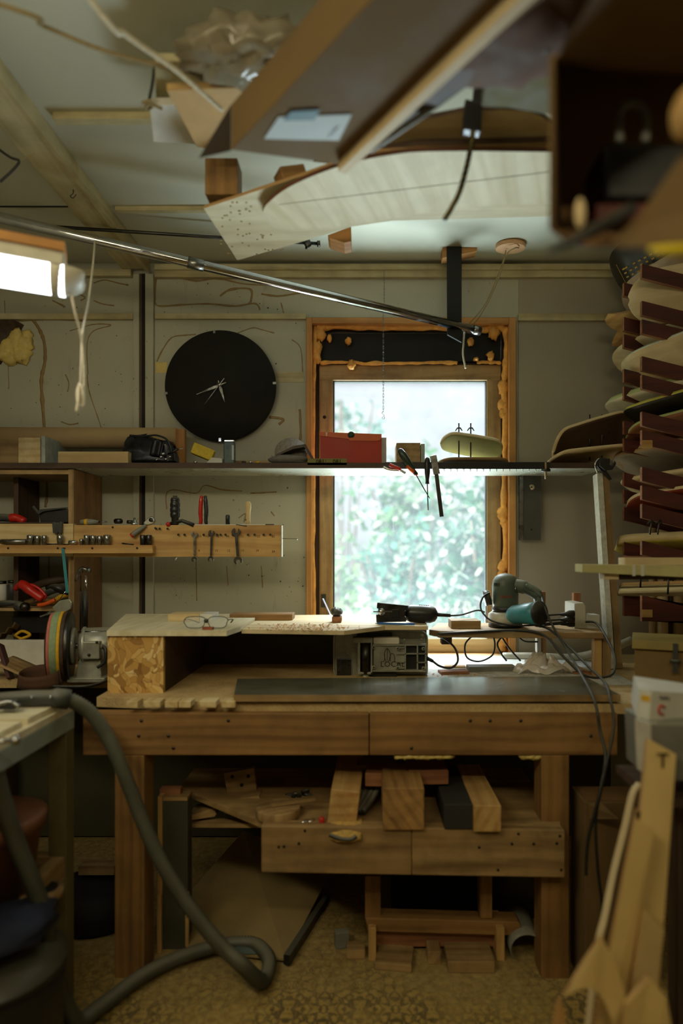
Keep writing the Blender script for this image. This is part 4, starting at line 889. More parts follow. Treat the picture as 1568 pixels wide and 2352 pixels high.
# ================================================================ long wall shelf and what stands on it
sh=T('wall_shelf','long dark-edged shelf with a shiny grey underside running across the wall and window','shelf')
zS=P(0,1063,2.58).z; tS=.021
xR=px(1392,2.58)
g=G(); g.prism([(XL+.004,2.585),(xR,2.585),(xR,2.70),(px(1335,2.84),2.84),(XL+.004,2.84)],tS,Tr((0,0,zS-tS))); ob('shelf_board',g,shelfm,sh)
g=G(); g.box(((XL+xR)/2,2.583,zS-tS/2),(xR-XL-.01,.004,tS+.001)); ob('front_edge',g,darkw,sh)
g=G(); g.box(((XL+xR)/2,2.71,zS+.0006),(xR-XL-.01,.25,.001)); ob('dark_top_sheet',g,darkw,sh)
post=T('shelf_post','tall thin slanting timber post holding up the right end of the shelf','post')
a0,a1=P(1372,1090,2.60),P(1400,1562,2.52); a1.z=ZB+.001
g=G(); g.bar(a0+Vector((0,0,-.0)),a1,.022,.05,(0,1,0)); ob('post_board',g,plain('speckled_white_paint',(206,204,190),.7,var=.35,sc=60),post)
g=G(); g.bar(a0+Vector((.024,.01,0)),a1+Vector((.03,.01,0)),.026,.06,(0,1,0)); ob('post_board',g,oldw,post)
zt0=zS+.0014
def son(name,x0,x1,ytop,D,t,mat,label,cat='wood block',bev=.0015,rz=0,group=None):
    a,b=P(x0,ytop,D),P(x1,ytop,D); h=a.z-zt0; g=G(); g.box(((a.x+b.x)/2,D+t/2,zt0+h/2),(b.x-a.x,t,h),(0,0,rz)); return S(name,g,mat,label,cat,group,bev)
son('pine_block',-30,44,1009,2.66,.12,oldw,'dusty tan block at the far left end of the shelf')
son('pine_block',42,92,1005,2.60,.17,pinel,'square laminated pine block with a pale end on the left of the shelf')
g=G(); g.box((px(93,2.6)+.008,2.70,zt0+.055),(.016,.19,.11)); S('grey_side_block',g,plain('smeared_white_paint',(176,184,176),.5,var=.5,sc=30),'paint smeared grey block pressed against the laminated pine block','wood block',None,.001)
son('pine_board',133,294,1037,2.60,.06,pinel,'long low pine board on the shelf left of the black pouch','wood board')
g=G(); g.tube([P(-80,1005,2.77),P(405,1007,2.77)],[.045,.045],24); S('paper_roll',g,kraft,'long brown paper roll lying along the back of the shelf','paper roll')
son('red_brown_board',399,424,985,2.76,.03,orangew,'narrow orange board standing on end behind the pouch','wood board')
# black pouch
t=T('black_pouch','black leather wash bag with silver studs slumped on the shelf','bag')
g=G(); D=2.68; c=Vector((px(346,D),D,zt0))
def pouch(u,v):
    a=2*math.pi*u; z=v; w=1-.10*z-.55*max(0,z-.72)**1.0*1.2 if v>.5 else 1; e=max(0,1-(max(0,abs(2*v-1)-.78)/.22)**2)**.5
    x=math.copysign(abs(math.cos(a))**.45,math.cos(a)); y=math.copysign(abs(math.sin(a))**.6,math.sin(a))
    n_=noise.noise(Vector((x*2.0,y*1.5,z*3+3)))
    slope=.012*(x*-1)*z
    return (c.x+x*.112*w*(.25+.75*e)+.006*n_,c.y+y*.052*(1-.35*z)*(.2+.8*e)+.010*n_,c.z+.002+.118*z+slope+.008*n_*z)
g.grid(pouch,48,20); ob('bag_body',g,leather,t)
g=G(); g.tube(spline([P(298,1000,D-.052),P(330,1002,D-.054),P(360,1000,D-.055),P(385,1012,D-.056),P(395,1040,D-.054)],6),.004,8); ob('piping',g,leather,t)
g=G(); g.grid(lambda u,v:(c.x+.03+.045*u-.015*v,c.y-.053-.006*math.sin(u*7),c.z+.105-.07*v-.01*u),10,6,.003); ob('flap',g,leather,t)
g=G(); g.ball(P(375,1043,2.62),.009,8); g2=G()
for x,y in ((360,1056),(370,1050),(381,1055),(390,1050)):
    k=G(); k.ball(P(x,y,2.60),.006,8,.3); S('metal_fitting',k,chrome,['leftmost of the small silver fittings in front of the black bag','second small silver fitting in front of the black bag','third small silver fitting in front of the black bag','rightmost of the small silver fittings in front of the black bag'][[360,370,381,390].index(x)],'metal fitting','silver fittings in front of the bag')
ob('stud',g,chrome,t)
t=T('small_screwdriver','short dark screwdriver leaning out of the black bag','screwdriver'); g=G(); g.cyl(P(386,1043,2.61),P(408,1032,2.60),.005,10); ob('handle',g,metald,t); g=G(); g.cyl(P(408,1032,2.60),P(420,1030,2.60),.0018,6); ob('blade',g,chrome,t)
# sponge, carton, tin
g=G(); m=Tr(P(466,1040,2.64))@rot(0,22,8); g.box((0,0,0.002),(.088,.05,.045),M=m); S('yellow_sponge',g,yellow,'yellow sponge tilted on a small white block','sponge',None,.004)
g=G(); a=P(473,1063,2.62); g.add([(a.x,2.62,zt0),(a.x+.065,2.62,zt0),(a.x+.065,2.66,zt0),(a.x,2.66,zt0),(a.x+.02,2.62,zt0+.026),(a.x+.065,2.62,zt0+.022),(a.x+.065,2.66,zt0+.022),(a.x+.02,2.66,zt0+.026)],[(0,3,2,1),(4,5,6,7),(0,1,5,4),(1,2,6,5),(2,3,7,6),(3,0,4,7)]); S('white_wedge',g,paper,'small white wedge under the yellow sponge','wedge')
t=T('lighter_fluid_can','tall narrow black and silver can standing on the shelf','can'); a,b=P(513,1012,2.64),P(538,1063,2.64)
g=G(); g.box(((a.x+b.x)/2,2.655,(a.z+zt0)/2),(b.x-a.x,.03,a.z-zt0-.004)); ob('can_body',g,plain('dark_green_tin',(34,48,42),.25,metal=.5,var=.5,sc=20),t,.003)
g=G(); g.box(((a.x+b.x)/2,2.655,a.z-.002),(b.x-a.x-.004,.026,.012)); ob('can_top',g,chrome,t,.002)
g=G(); g.box((b.x-.006,2.6395,(a.z+zt0)/2),(.008,.002,.06)); ob('label_stripe',g,label,t)
for x,y,m,l,nm in ((448,1061,chrome,'small shiny bolt lying on the shelf below the sponge','bolt'),(560,1061,metald,'small dark nut lying on the shelf right of the black can','nut'),(575,1061,chrome,'tiny chrome screw lying beside the dark nut','small_screw'),(592,1062,ylp,'small yellow tag lying at the shelf edge','tag')):
    g=G(); g.ball(Vector((px(x,2.61),2.61,zt0+.005)),(.009,.006,.005),8,.25); S(nm,g,m,l,nm.replace('small_',''))
g=G(); g.box((px(575,2.74),2.74,zt0+.014),(.16,.03,.028)); S('tan_strip',g,oldw,'low tan wood strip at the back of the shelf behind the nut','wood strip')
# sanding pads
t=T('sanding_pad_stack','round grey sanding discs leaning on the shelf left of the red box','sanding disc'); 
g=G(); m=Tr(P(668,1040,2.70))@rot(72,0,4); g.tube([m@Vector((0,0,0)),m@Vector((0,0,.004))],[.068,.068],36); ob('paper_disc',g,plain('speckled_abrasive',(150,142,132),.9,var=.6,sc=140),t)
t=T('worn_slipper_sole','long grey felt pad lying on the shelf in front of the round disc','felt pad'); g=G(); D=2.63
g.ball((px(660,D),D+.03,zt0+.022),(.083,.04,.0215),16,.06,2); ob('pad_body',g,cloth,t); g=G(); g.ball((px(668,D),D+.03,zt0+.008),(.082,.038,.0075),16); ob('pad_base',g,rubber,t)
g=G(); g.prism([(-.075,-.015),(.0,.022),(.05,.03),(.085,-.03),(.075,-.034),(.045,.018),(-.0,.01),(-.07,-.02)],.06,Tr((px(672,2.62),2.70,zt0+.054))@rot(90,0,0)); S('bent_sandpaper',g,plain('grey_sandpaper',(96,86,78),.9,var=.4,sc=80),'bent grey sheet of sandpaper lying over the felt pad','sandpaper')
# masking tape with handwriting on the shelf edge front
t=T('masking_tape','strip of olive tape with handwritten 180 twice stuck above the shelf edge','tape')
g=G(); D=2.581; g.fb(706,1053,796,1068,D,.0015); ob('tape_strip',g,plain('olive_tape',(122,112,56),.7,var=.3),t)
g=G()
g.text('180',.0235,Tr(P(745,1064.5,D-.0003))@rot(90,0,180)@Matrix.Scale(1,4),.0003); g.text('180',.0235,Tr(P(784,1064.5,D-.0003))@rot(90,0,180),.0003)
g.v=[Vector((v.x,D-.0006,v.z)) for v in g.v]
ob('handwriting',g,leafd,t); g=G(); g.fb(747.5,1055,748.3,1066,D-.001,.001); ob('pencil_line',g,leafd,t)
# red shoe box
t=T('red_shoe_box','red cardboard shoe box with an orange tuck flap standing before the window','box')
D=2.62; a,b=P(735,1000,D),P(876,1063,D)
g=G(); g.box(((a.x+b.x)/2,D+.085,(a.z+zt0)/2+.003),(b.x-a.x,.17,a.z-zt0+.006),(0,0,0)); ob('box_body',g,redbox,t,.001)
g=G(); g.poly3([P(733,992,D-.003),P(876,997,D-.003),P(876,1005,D-.003),P(872,1011,D-.003),P(864,1013,D-.003),P(803,1012,D-.003),P(800,1008,D-.003),P(733,1001,D-.003)],.002,(0,1,0)); ob('tuck_flap',g,orgbox,t)
g=G(); g.cyl(P(806,999,D-.005),P(806,999,D-.003),.014,16); ob('thumb_notch',g,plain('notch_green',(52,66,50),.8),t)
g=G(); g.fb(748,993,751,1001,D-.005,.002); ob('tape_piece',g,paper,t)
t=T('blue_white_carton','pale carton standing just behind the right side of the red shoe box','box'); g=G(); g.box((px(880,2.7),2.74,zt0+.058),(.024,.14,.115)); ob('carton_body',g,white,t)
# block, tools in rail
son('pine_block',910,965,1017,2.66,.13,oldw,'square olive wood block on the shelf left of the round decks')
g=G(); g.box((px(966,2.66)+.008,2.73,zt0+.045),(.016,.15,.085)); S('pale_block',g,plain('pale_grey_wood',(164,170,160),.7,var=.4,sc=20),'pale grey wood block beside the square olive block','wood block',None,.001)
# black saw rail fixed on shelf front
t=T('tool_rail','black rail with a row of chrome clips along the right part of the shelf edge','tool rail'); D=2.57
g=G(); g.fb(885,1061,1262,1077,D,.008); ob('rail_bar',g,blackp,t,.001)
for k in range(17):
    x=1012+k*15; g=G(); g.tube([P(x+7*math.cos(R(q_)),1079-3.5*math.sin(R(q_)) ,D+.002+.001*k*0) for q_ in range(0,181,30)]+[P(x-7,1083,D+.002)],.0014,5); ob('clip',g,chrome,t)
for x in (1253,):
    g=G(); g.cyl(P(x,1062,D-.004),P(x,1100,D-.004),.0045,10); g2=G(); g2.cyl(P(x-10,1080,D-.004),P(x+10,1080,D-.004),.006,8); ob('bolt',g,oldw,t); ob('wing_nut',g2,metald,t)
def hang_driver(lab,top,fer,tip,r,hm,D=2.555):
    t=T('hanging_screwdriver',lab,'screwdriver'); a,b,c=P(*top,D),P(*fer,D),P(*tip,D); d=b-a
    g=G(); g.tube([a,a+d*.06,a+d*.25,a+d*.6,a+d*.85,b],[.3*r,.75*r,r,.85*r,.55*r,.65*r],16); h_=ob("handle",g,hm,t)
    g=G(); g.cyl(b,c,.0022,8); ob('blade',g,metald,t); return t
t=hang_driver('green handled screwdriver leaning left in the rail, its blade crossing another',(916,1031),(955,1090),(986,1145),.0155,plain('dark_green_plastic',(40,58,40),.35,var=.3)); g=G(); g.tube([P(936,1068,2.555),P(947,1080,2.555),P(957,1092,2.555)],[.011,.010,.0075],12); ob('orange_collar',g,orangep,t)
hang_driver('black screwdriver hanging straight down in the rail',(981,1050),(981,1112),(983,1172),.0125,blackp,2.552)
t=T('steel_file','grey steel file hanging in the rail right of the screwdrivers','file'); g=G(); g.bar(P(994,1046,2.55),P(1003,1090,2.55),.009,.026,(1,0,0)); ob('file_tang',g,metal,t,.002); g=G(); g.bar(P(1001,1082,2.55),P(1014,1187,2.55),.005,.0155,(1,0,0)); ob('file_blade',g,metald,t)
t=T('hanging_pliers','red and black pliers lying across the left end of the rail','pliers'); g=G(); g.tube(spline([P(880,1072,2.555),P(895,1079,2.553),P(918,1080,2.553)],5),.0055,10); ob('handle',g,chrome,t); g=G(); g.tube(spline([P(894,1067,2.55),P(905,1072,2.548),P(920,1078,2.548)],5),.007,10); ob('red_handle',g,redp,t); g=G(); g.bar(P(918,1079,2.552),P(931,1087,2.552),.006,.009); ob('jaw',g,metal,t)
# ---------------------------------------------------------------- deck shapes
def deck_pt(u,v,L,Wd,conc,kick,end,tail):
    # u 0..1 along, v -1..1 across
    s=2*u-1; a=abs(s); e = end
    w=Wd/2*(1-max(0,(a-e)/(1-e))**3.0)**.5 if a>e else Wd/2
    w*= (1-.10*max(0,-s)) 
    x=s*L/2
    if tail=='swallow' and s<0: av=abs(v); x+=L*(.085*(1-av)**1.3+.05*max(0,(av-.55)/.45)**2.5)*max(0,(a-.55)/.45)**1.2; w=Wd/2*(1-.18*max(0,(a-.4)/.6)**1.2)
    z=conc*(v*v)*w/(Wd/2)+kick*max(0,(a-.62)/.38)**2
    return (x,v*w,z)
def deck(name,label,cat,M,L=.8,Wd=.21,t=.011,conc=.008,kick=.03,end=.45,tail='round',mats=None,group=None):
    tt=T(name,label,cat,group); g=G(); g.grid(lambda u,v:deck_pt(.5-.5*math.cos(math.pi*u),2*v-1,L,Wd,conc,kick,end,tail),36,10,t,M,True,1)
    ob('deck',g,mats or [birch,pley],tt); return tt
def wingbolt(par,p,up,h,s=1.0):
    p=Vector(p); up=Vector(up).normalized(); g=G(); g.cyl(p,p+up*h,.003*s,8); b=ob('bolt',g,metald,par); q=p+up*h*.86; sd=up.orthogonal(); sd=Vector((1,0,0))-up*up.x; sd.normalize()
    g=G(); g.tube([q+sd*.014*s+up*.010*s*-1,q+sd*.006*s+up*.002,q,q-sd*.006*s+up*.002,q-sd*.014*s-up*.010*s],[.002*s,.0032*s,.005*s,.0032*s,.002*s],8); ob('wing_nut',g,metald,b)
# press of two small decks on the shelf before the window
D=2.70; c=Vector((px(1082,D),D,zt0+.10)); L_=(px(1156,D)-px(1011,D))
t=deck('small_deck','small pale oval deck raised on two bolts before the window','deck',Tr((c.x,D,P(0,1020,D).z))@rot(-28,9,4),L=L_,Wd=.13,t=.014,conc=.0,kick=-.012,mats=[plain('green_stained_wood',(150,158,104),.6,var=.2),pleyw])
wingbolt(t,(px(1051,D),D-.03,zt0+.02),(0,0,1),.155); wingbolt(t,(px(1078,D),D-.03,zt0+.02),(0,0,1),.155)
t=deck('lower_press_deck','flat oval deck lying on the shelf under the raised small deck','deck',Tr((px(1085,D),D,zt0+.024))@rot(-4,0,2),L=L_*1.12,Wd=.14,t=.010,conc=0,kick=-.006,mats=[birch,oldw])
# big pair at the right end
D=2.66; cc=P(1345,1010,D); 
t=deck('raised_brown_deck','large curved deck with a dark underside propped open like a shell at the shelf end','deck',Tr(P(1352,1000,D))@rot(-42,-16,4),L=.36,Wd=.20,t=.013,conc=-.012,kick=-.035,mats=[plain('dark_brown_veneer',(96,74,56),.35,var=.3),birch])
for dx in (0,28): wingbolt(t,(px(1354+dx,D),D-.0,zS+.02),(0,0,1),.19)
t=deck('lower_brown_deck','pale bottom deck of the shell pair resting on the shelf end','deck',Tr(P(1348,1040,D-.02))@rot(-12,-6,4),L=.34,Wd=.17,t=.012,conc=-.004,kick=-.018,mats=[pinel,birch])
# spring clamp at shelf end
t=T('spring_clamp','black spring clamp gripping the right end of the shelf','clamp'); D=2.575
g=G(); g.prism([(-.018,.028),(.0,.034),(.03,.03),(.028,.012),(.012,-.002),(.016,-.02),(.038,-.05),(.03,-.055),(.006,-.03),(-.01,-.016),(-.022,.0)],.014,Tr(P(1381,1072,D))@rot(90,0,0)); ob('jaw',g,blackp,t,.002)
g=G(); g.prism([(-.014,.03),(.004,.03),(.036,.006),(.05,.026),(.054,.014),(.04,-.01),(.01,-.012),(-.012,.006)],.012,Tr(P(1381,1074,D-.016))@rot(90,0,0)); ob('lever',g,blackp,t,.002)
g=G(); g.tube(spline([P(1376,1052,D-.03),P(1366,1066,D-.034),P(1372,1086,D-.03)],6),.003,8); ob('spring_wire',g,chrome,t)
# steel straightedge hanging right of window
t=T('steel_plate','wide grey metal plate with a bright edge hanging on the wall right of the window','metal plate'); D=2.84
g=G(); g.fb(1201,1080,1242,1241,D,.006); p_=ob('plate',g,plain('grey_plate',(84,82,74),.4,metal=.3,var=.3),t); g=G(); g.fb(1193,1080,1201,1241,D-.004,.02); ob('bright_edge',g,metal,t)
g=G(); g.cyl(P(1221,1119,D-.002),P(1221,1119,D),.012,16); w_=ob('paper_washer',g,birch,p_); g=G(); g.cyl(P(1220,1119,D-.004),P(1220,1119,D-.002),.004,10); g2=G(); g2.cyl(P(1220,1216,D-.002),P(1220,1216,D),.004,10); ob('upper_hole',g,black,p_); ob('lower_hole',g2,black,p_)
# ---------------------------------------------------------------- clock
ck=T('wall_clock','large black round wall clock with slim silver hands and no numerals','clock'); D=2.84; c=P(505,885,D); r=127/F*D
g=G(); g.tube([c+Vector((0,.036,0)),c+Vector((0,.034,0)),c+Vector((0,.002,0)),c],[r-.004,r,r,r-.002],72); dl=ob('dial',g,plain('black_dial',(30,29,24),.75,var=.08,spec=.2),ck)
def hand(nm,x,y,w0,w1,z,tail=.0):
    e=P(x,y,D); d=(e-c); L=d.length; d.normalize(); n=Vector((-d.z,0,d.x)); o=c+Vector((0,z,0)); e=o+d*L; s=o-d*tail
    g=G(); g.poly3([s-n*w1*.4,o+d*L*.25-n*w0,e-n*w1*.1,e+n*w1*.1,o+d*L*.25+n*w0,s+n*w1*.4],.0015,(0,1,0)); ob(nm,g,chrome,ck)
hand('minute_hand',451,907,.006,.003,-.006,.03); hand('hour_hand',517,925,.0065,.003,-.009,.02); hand('second_hand',471,930,.0015,.003,-.012,.035)
g=G(); g.cyl(c+Vector((0,-.014,0)),c,.009,16); ob('hub',g,chrome,ck)
for x,y,a in ((492,762,0),(630,880,90),(381,903,90),(505,1010,0)):
    p=P(x,y,D-.001); g=G(); g.box(p,(.010 if a==0 else .014,.003,.014 if a==0 else .010),(0,0,0)); ob('hour_mark',g,chrome,dl)
g=G(); g.fb(357,832,383,856,2.8785,.0012); g2=G(); g2.fb(632,854,697,878,2.8785,.0012); ob('tape_patch',g,foamp,wall_back); ob('tape_patch',g2,trimm,wall_back)
# ---------------------------------------------------------------- ceiling fittings
t=T('hanging_bracket','black flat bar hanging from a wood block on the ceiling','bracket'); D=2.72
g=G(); g.poly3([P(1026,562,D),P(1060,558,D),P(1060,786,D),P(1027,768,D)],.012,(0,1,0)); ob('black_bar',g,black,t,.001)
g=G(); g.poly3([P(1016,568,D+.012),P(1095,552,D+.012),P(1095,576,D+.012),P(1016,592,D+.012)],.06,(0,1,0)); ob('ceiling_block',g,orangew,t,.001)
t=T('rope_cleat','oval wooden cleat on the ceiling with twine wound around it','cleat'); 
a=P(1172,545,2.70); g=G(); g.tube([Vector((a.x,2.70,CZ-.02)),Vector((a.x,2.70,CZ-.001))],[.05,.05],28); g.v=[Vector((a.x+(v.x-a.x)*1.25,v.y,v.z)) for v in g.v]; ob('cleat_body',g,plain('pinkish_pine',(214,166,120),.6,var=.2),t,.003)
cl=Vector((a.x,2.70,CZ-.025))
def rope_(name,pts,r,mat,label,k=6,cat='cord'): g=G(); g.tube(spline(pts,k),r,7); return S(name,g,mat,label,cat)
rope_('twine',[cl+Vector((-.02,0,.0)),P(1158,590,2.71),P(1140,640,2.72),P(1113,700,2.73),P(1082,738,2.74),P(1070,752,2.745)],.0022,ropeb,'left strand of tan twine from the cleat down to the pole')
rope_('twine',[cl+Vector((.03,-.02,0)),cl+Vector((.01,-.04,-.01)),P(1163,585,2.68),P(1146,635,2.70),P(1120,695,2.72),P(1095,735,2.74),P(1072,755,2.745)],.0026,ropeb,'right strand of tan twine from the cleat down to the pole')
rope_('twine_end',[P(1066,762,2.74),P(1064,790,2.74),P(1063,815,2.74),P(1069,846,2.74)],.004,rope,'thick frayed twine end hanging below the pole')
# poles
t=T('chrome_pole','long chrome pole running from the black bracket out to the left','pole'); a=P(1100,760,2.76); b=P(-60,486,2.10); b=a+(b-a)*((XL+.005-a.x)/(b.x-a.x))
g=G(); g.cyl(a,b,.0175,20); ob('pole_tube',g,chrome,t); d=(b-a); _f=(P(-60,486,2.10)-a).length/d.length; _k0,_k1=.612*_f,.642*_f; g=G(); g.cyl(a+d*_k0,a+d*_k1,.0205,20); ob('joint_sleeve',g,metal,t); g=G(); g.cyl(a-d.normalized()*.004,a+d.normalized()*.03,.0195,20); ob('end_sleeve',g,metal,t)
t=T('ceiling_curtain_rod','thin dull rod under the ceiling with a clamp on its right end','rod'); a=P(735,560,2.60); b=P(60,517,2.42); g=G(); g.cyl(a,b,.0065,10); ob('rod',g,metald,t); g=G(); g.cyl(a,a+Vector((-.012,0,0)),.012,10); ob('clamp_nut',g,metald,t); g=G(); g.ball(P(706,560,2.59),(.016,.012,.018),10,.3); ob('wing_clamp',g,metald,t)
rope_('hook_wire',[P(485,536,2.5),P(487,548,2.5),P(486,560,2.5),P(488,570,2.5)],.0016,metald,'short wire hook hanging from the thin rod','wire') if False else None
# chain in front of window
t=T('hanging_chain','thin chain hanging from the ceiling trim in front of the window','chain'); D=2.83
y=622; k=0
while y<945:
    g=G(); ln=7.5; a=P(882 if y<700 else 880,y,D); b=P(882 if y<700 else 880,y+ln,D); w_=Vector((.0022,0,0)) if k%2 else Vector((0,.0022,0)); g.tube([a+w_,b+w_,b+Vector((0,0,-.002)),b-w_,a-w_,a+Vector((0,0,.002))],.0008,4,closed=True); ob('link',g,metal,t); y+=ln*.92; k+=1
g=G(); g.tube(spline([P(880,944,D),P(877,949,D),P(882,954,D),P(877,960,D),P(881,963,D),P(883,957,D)],5),.0013,6); ob('hook',g,metal,t)
t=T('ceiling_hook','small wire hook screwed into the ceiling beam','hook'); a=Pz(168,436,CZ-.041); g=G(); g.tube(spline([a,a+Vector((0,0,-.012)),a+Vector((-.01,0,-.022)),a+Vector((.0,0,-.028)),a+Vector((.01,0,-.016))],5),.0018,6); ob('hook_wire',g,metald,t)
for i,pts in enumerate(([(-60,300),(0,345),(25,362),(44,370),(30,390),(0,418)],)): cord('ceiling_cable',[P(x,y,1.95) for x,y in pts],.004,rubber,'thin dark wire bowing in at the left edge below the ceiling')
cord('fine_string',[P(44,370,1.95),P(78,352,1.93)],.0012,ropeb,'fine string from the dark wire to a nail in the beam')
# ---------------------------------------------------------------- fluorescent lamp
t=T('fluorescent_lamp','long fluorescent lamp glowing white, hanging at the left edge','lamp')
e=P(150,626,1.60); s=Vector((-1.35,1.36,1.985)); d=(s-e).normalized(); m=frame(e,d,(0,0,1))
bw=.062
prof=[(-bw,-.008),(-bw*.86,-.034),(-bw*.5,-.052),(0,-.058),(bw*.5,-.052),(bw*.86,-.034),(bw,-.008)]
L_=(s-e).length
g=G()
def diff(u,v):
    a=math.pi*(v); x=u*L_; k=1; 
    return (x-.028*math.sqrt(max(0,1-k*k))*0, -bw*math.cos(a)*k, -.006-.052*math.sin(a)*k)
g.grid(diff,30,12,0,m); ob('diffuser',g,emis('tube_glow',(.97,.98,1.0),LAMP),t)
g=G(); g.prism([(-bw-.006,-.008),(bw+.006,-.008),(bw+.002,.016),(bw*.6,.034),(-bw*.6,.034),(-bw-.002,.016)],L_,m@rot(90,0,90)); ob('housing',g,offw,t,.004)
g=G(); g.grid(lambda u,v:(.03-.075*math.sin(math.pi*.5*u) ,(-bw*math.cos(math.pi*v))*(math.cos(math.pi*.5*u)*.45+.55)*1.03,-.005-.054*math.sin(math.pi*v)*(math.cos(math.pi*.5*u)*.6+.4)),6,12,.001,m); ob('end_cap',g,offw,t)
for k in (.16,.55):
    g=G(); g.box((L_*k,-bw-.004,-.006),(.018,.012,.022),M=m); ob('clip',g,offw,t,.002)
t=T('lamp_board','brown wooden board the lamp is screwed to','board'); g=G(); g.box((L_/2-.0,.0,.046),(L_,.09,.022),M=m); ob('board',g,orangew,t,.001)
a=P(163,668,1.60); 
rope_('pull_string',[P(218,545,2.27),P(214,600,2.0),P(203,690,1.80),P(190,760,1.70),P(187,820,1.68),P(185,880,1.68)],.0028,rope,'right strand of white cord coming down from the chrome pole',8)
rope_('pull_string',[a,P(172,715,1.61),P(184,760,1.64),P(190,800,1.66),P(193,860,1.67),P(193,925,1.67)],.0028,rope,'left strand of white cord hanging from the lamp end',8)
t=T('cord_knot','frayed knot of white cord hanging left of the clock','knot'); g=G(); g.tube(spline([P(184,880,1.675),P(178,900,1.67),P(180,925,1.67),P(190,930,1.67),P(190,895,1.665),P(182,885,1.665),P(181,915,1.66),P(176,945,1.66)],6),.0042,8); ob('knot_loops',g,rope,t)
rope_('white_string',[P(185,780,1.69),P(187,700,1.72),P(170,665,1.62)],.0015,rope,'thin string') if False else None
# ================================================================ board rack on the right wall
rk=T('board_rack','wall rack of dark red plywood arms in two rows holding skateboard decks','rack')
ks=[0,2,3,5,6,8,9,11,12,13,15]
def rack_z(k,near): # height of the arm tip top
    y=606+42.4*k; return P(0,y,2.385).z
def arm(x,D,ztop,h,label=None,last=False):
    Lr=XR-.0-x; sl=math.tan(R(14)); t=.018
    pl=[(0,0),(Lr,-Lr*sl),(Lr,-Lr*sl-h),(0,-h)] if not last else [(0,0),(Lr,-Lr*sl),(Lr,-h),(0,-h)]
    g=G(); g.prism(pl,t,Tr((x,D+t,ztop))@rot(90,0,0),1); return ob('arm',g,[redw,redk],rk)
XA=1.025
for k in ks:
    zt_=rack_z(k,True)
    arm(XA,2.385,zt_,.052); arm(XA,2.55,zt_,.052)
zl_=P(0,1368,2.385).z; arm(XA,2.385,zl_,.095,last=True); arm(XA,2.55,zl_,.092,last=True)
for y in (1020,1409):
    g=G(); g.fb(1474,y-9,1498,y+9,2.384,.002); ob('wood_patch',g,pine,rk)
for D in (2.385,2.55):
    g=G(); g.box((XR-.02,D+.01,(ZB+.002+2.03)/2),(.03,.04,2.03-ZB-.002)); ob('upright',g,redw,rk)
# decks: left-front edge rests on arms. local x of deck = length, y = width
def rdeck(name,label,tip,D,yaw,cross,pitch,L,Wd,mats,t=.011,conc=.008,kick=.03,end=.45,tail='round'):
    """tip = picture point of the far-left end centre; yaw turns the length away from the view axis; cross = sideways tilt"""
    m=rot(0,0,-90+yaw)@rot(cross,0,0)@rot(0,pitch,0)
    o=P(tip[0],tip[1],D); ctr=o+(m@Vector((L/2,0,0)))
    t=t*1.35; return deck(name,label,'skateboard deck',Tr(ctr)@m,L,Wd,t,conc,kick,end,tail,mats)
blk=plain('black_deck_print',(42,38,28),.4,var=.3)
t=rdeck('graphic_deck','black deck with dotted yellow lettering at the top of the rack',(1404,648),2.74,24,-52,-5,.62,.26,[blk,birch],kick=.05)
# dotted lettering printed on its underside
par=[c for c in t.children][0]
g=G(); m=rot(0,0,-90+24)@rot(-52,0,0)@rot(0,-5,0); o=P(1404,648,2.74)
for r_ in range(30):
    for q_ in range(3): g.box((.07+r_*.011,.066+q_*.0028,-.0168),(.006,.0022,.002),M=Tr(o)@m)
for r_ in range(24): g.box((.068,.06-r_*.005,-.0168),(.0016,.0034,.002),M=Tr(o)@m)
g.text('DARLAND',.075,Tr(o)@m@Tr((.085,-.035,-.0128))@rot(180,0,0)@Matrix.Scale(1,4),.0006) if False else None
font={'D':['110','101','101','101','110'],'A':['010','101','111','101','101'],'R':['110','101','110','101','101'],'L':['100','100','100','100','111'],'N':['101','111','111','101','101']}
for ci,ch in enumerate('DARLAN'):
    for r_,row in enumerate(font[ch]):
        for q_,bit in enumerate(row):
            if bit=='1':
                for dd in (0,1): g.box((.085+ci*.052+q_*.013+dd*.006,.045-r_*.018,-.0168),(.005,.006,.002),M=Tr(o)@m)
ob('dotted_print',g,plain('yellow_print',(206,160,50),.5),par,kind='stuff')
pinkd=plain('pinkish_veneer',(186,160,132),.55,var=.2)
t=rdeck('pink_deck','pinkish pale deck tilted steeply behind the black printed one',(1437,712),2.70,24,-46,-4,.70,.25,[pinkd,pleyw],kick=.02)
t=rdeck('marked_deck','pale deck with pencil arrows and bolt holes standing steeply on the second arm',(1446,690),2.50,66,-66,0,.5,.21,[birch,pley],kick=.01)
t=rdeck('swallowtail_deck','grainy pine deck with a swallow tail notch at its left end',(1396,776),2.72,58,-24,-12,.60,.24,[wood('figured_pine',(214,172,106),(160,112,56),dirt=.15),pley],tail='swallow',kick=.03)
t=rdeck('white_edge_deck','pale edged deck under the swallowtail one, tip pointing left',(1414,846),2.72,32,-36,-5,.60,.22,[birch,pleyw],kick=.03)
t=rdeck('white_edge_deck','thicker white edged deck lying just in front of the pale edged one',(1436,872),2.62,36,-38,-6,.58,.25,[birch,plain('white_glued_edge',(214,214,190),.6,var=.2)],t=.014,kick=.04)
t=rdeck('thick_green_edge_deck','thick deck with a pale green edge and a wing nut, level with the window top',(1400,948),2.70,40,-27,-4,.60,.20,[birchw,plain('pale_green_edge',(176,184,120),.7,var=.25)],t=.018,kick=.035)
wingbolt(t,P(1452,925,2.60),(0,0,1),.025); 
t=rdeck('yellow_rim_deck','deck with a yellow rim and black underside just below the green edged deck',(1440,966),2.60,42,-20,-6,.5,.20,[blk,plain('yellow_rim',(190,180,70),.6)],t=.010,kick=.03)
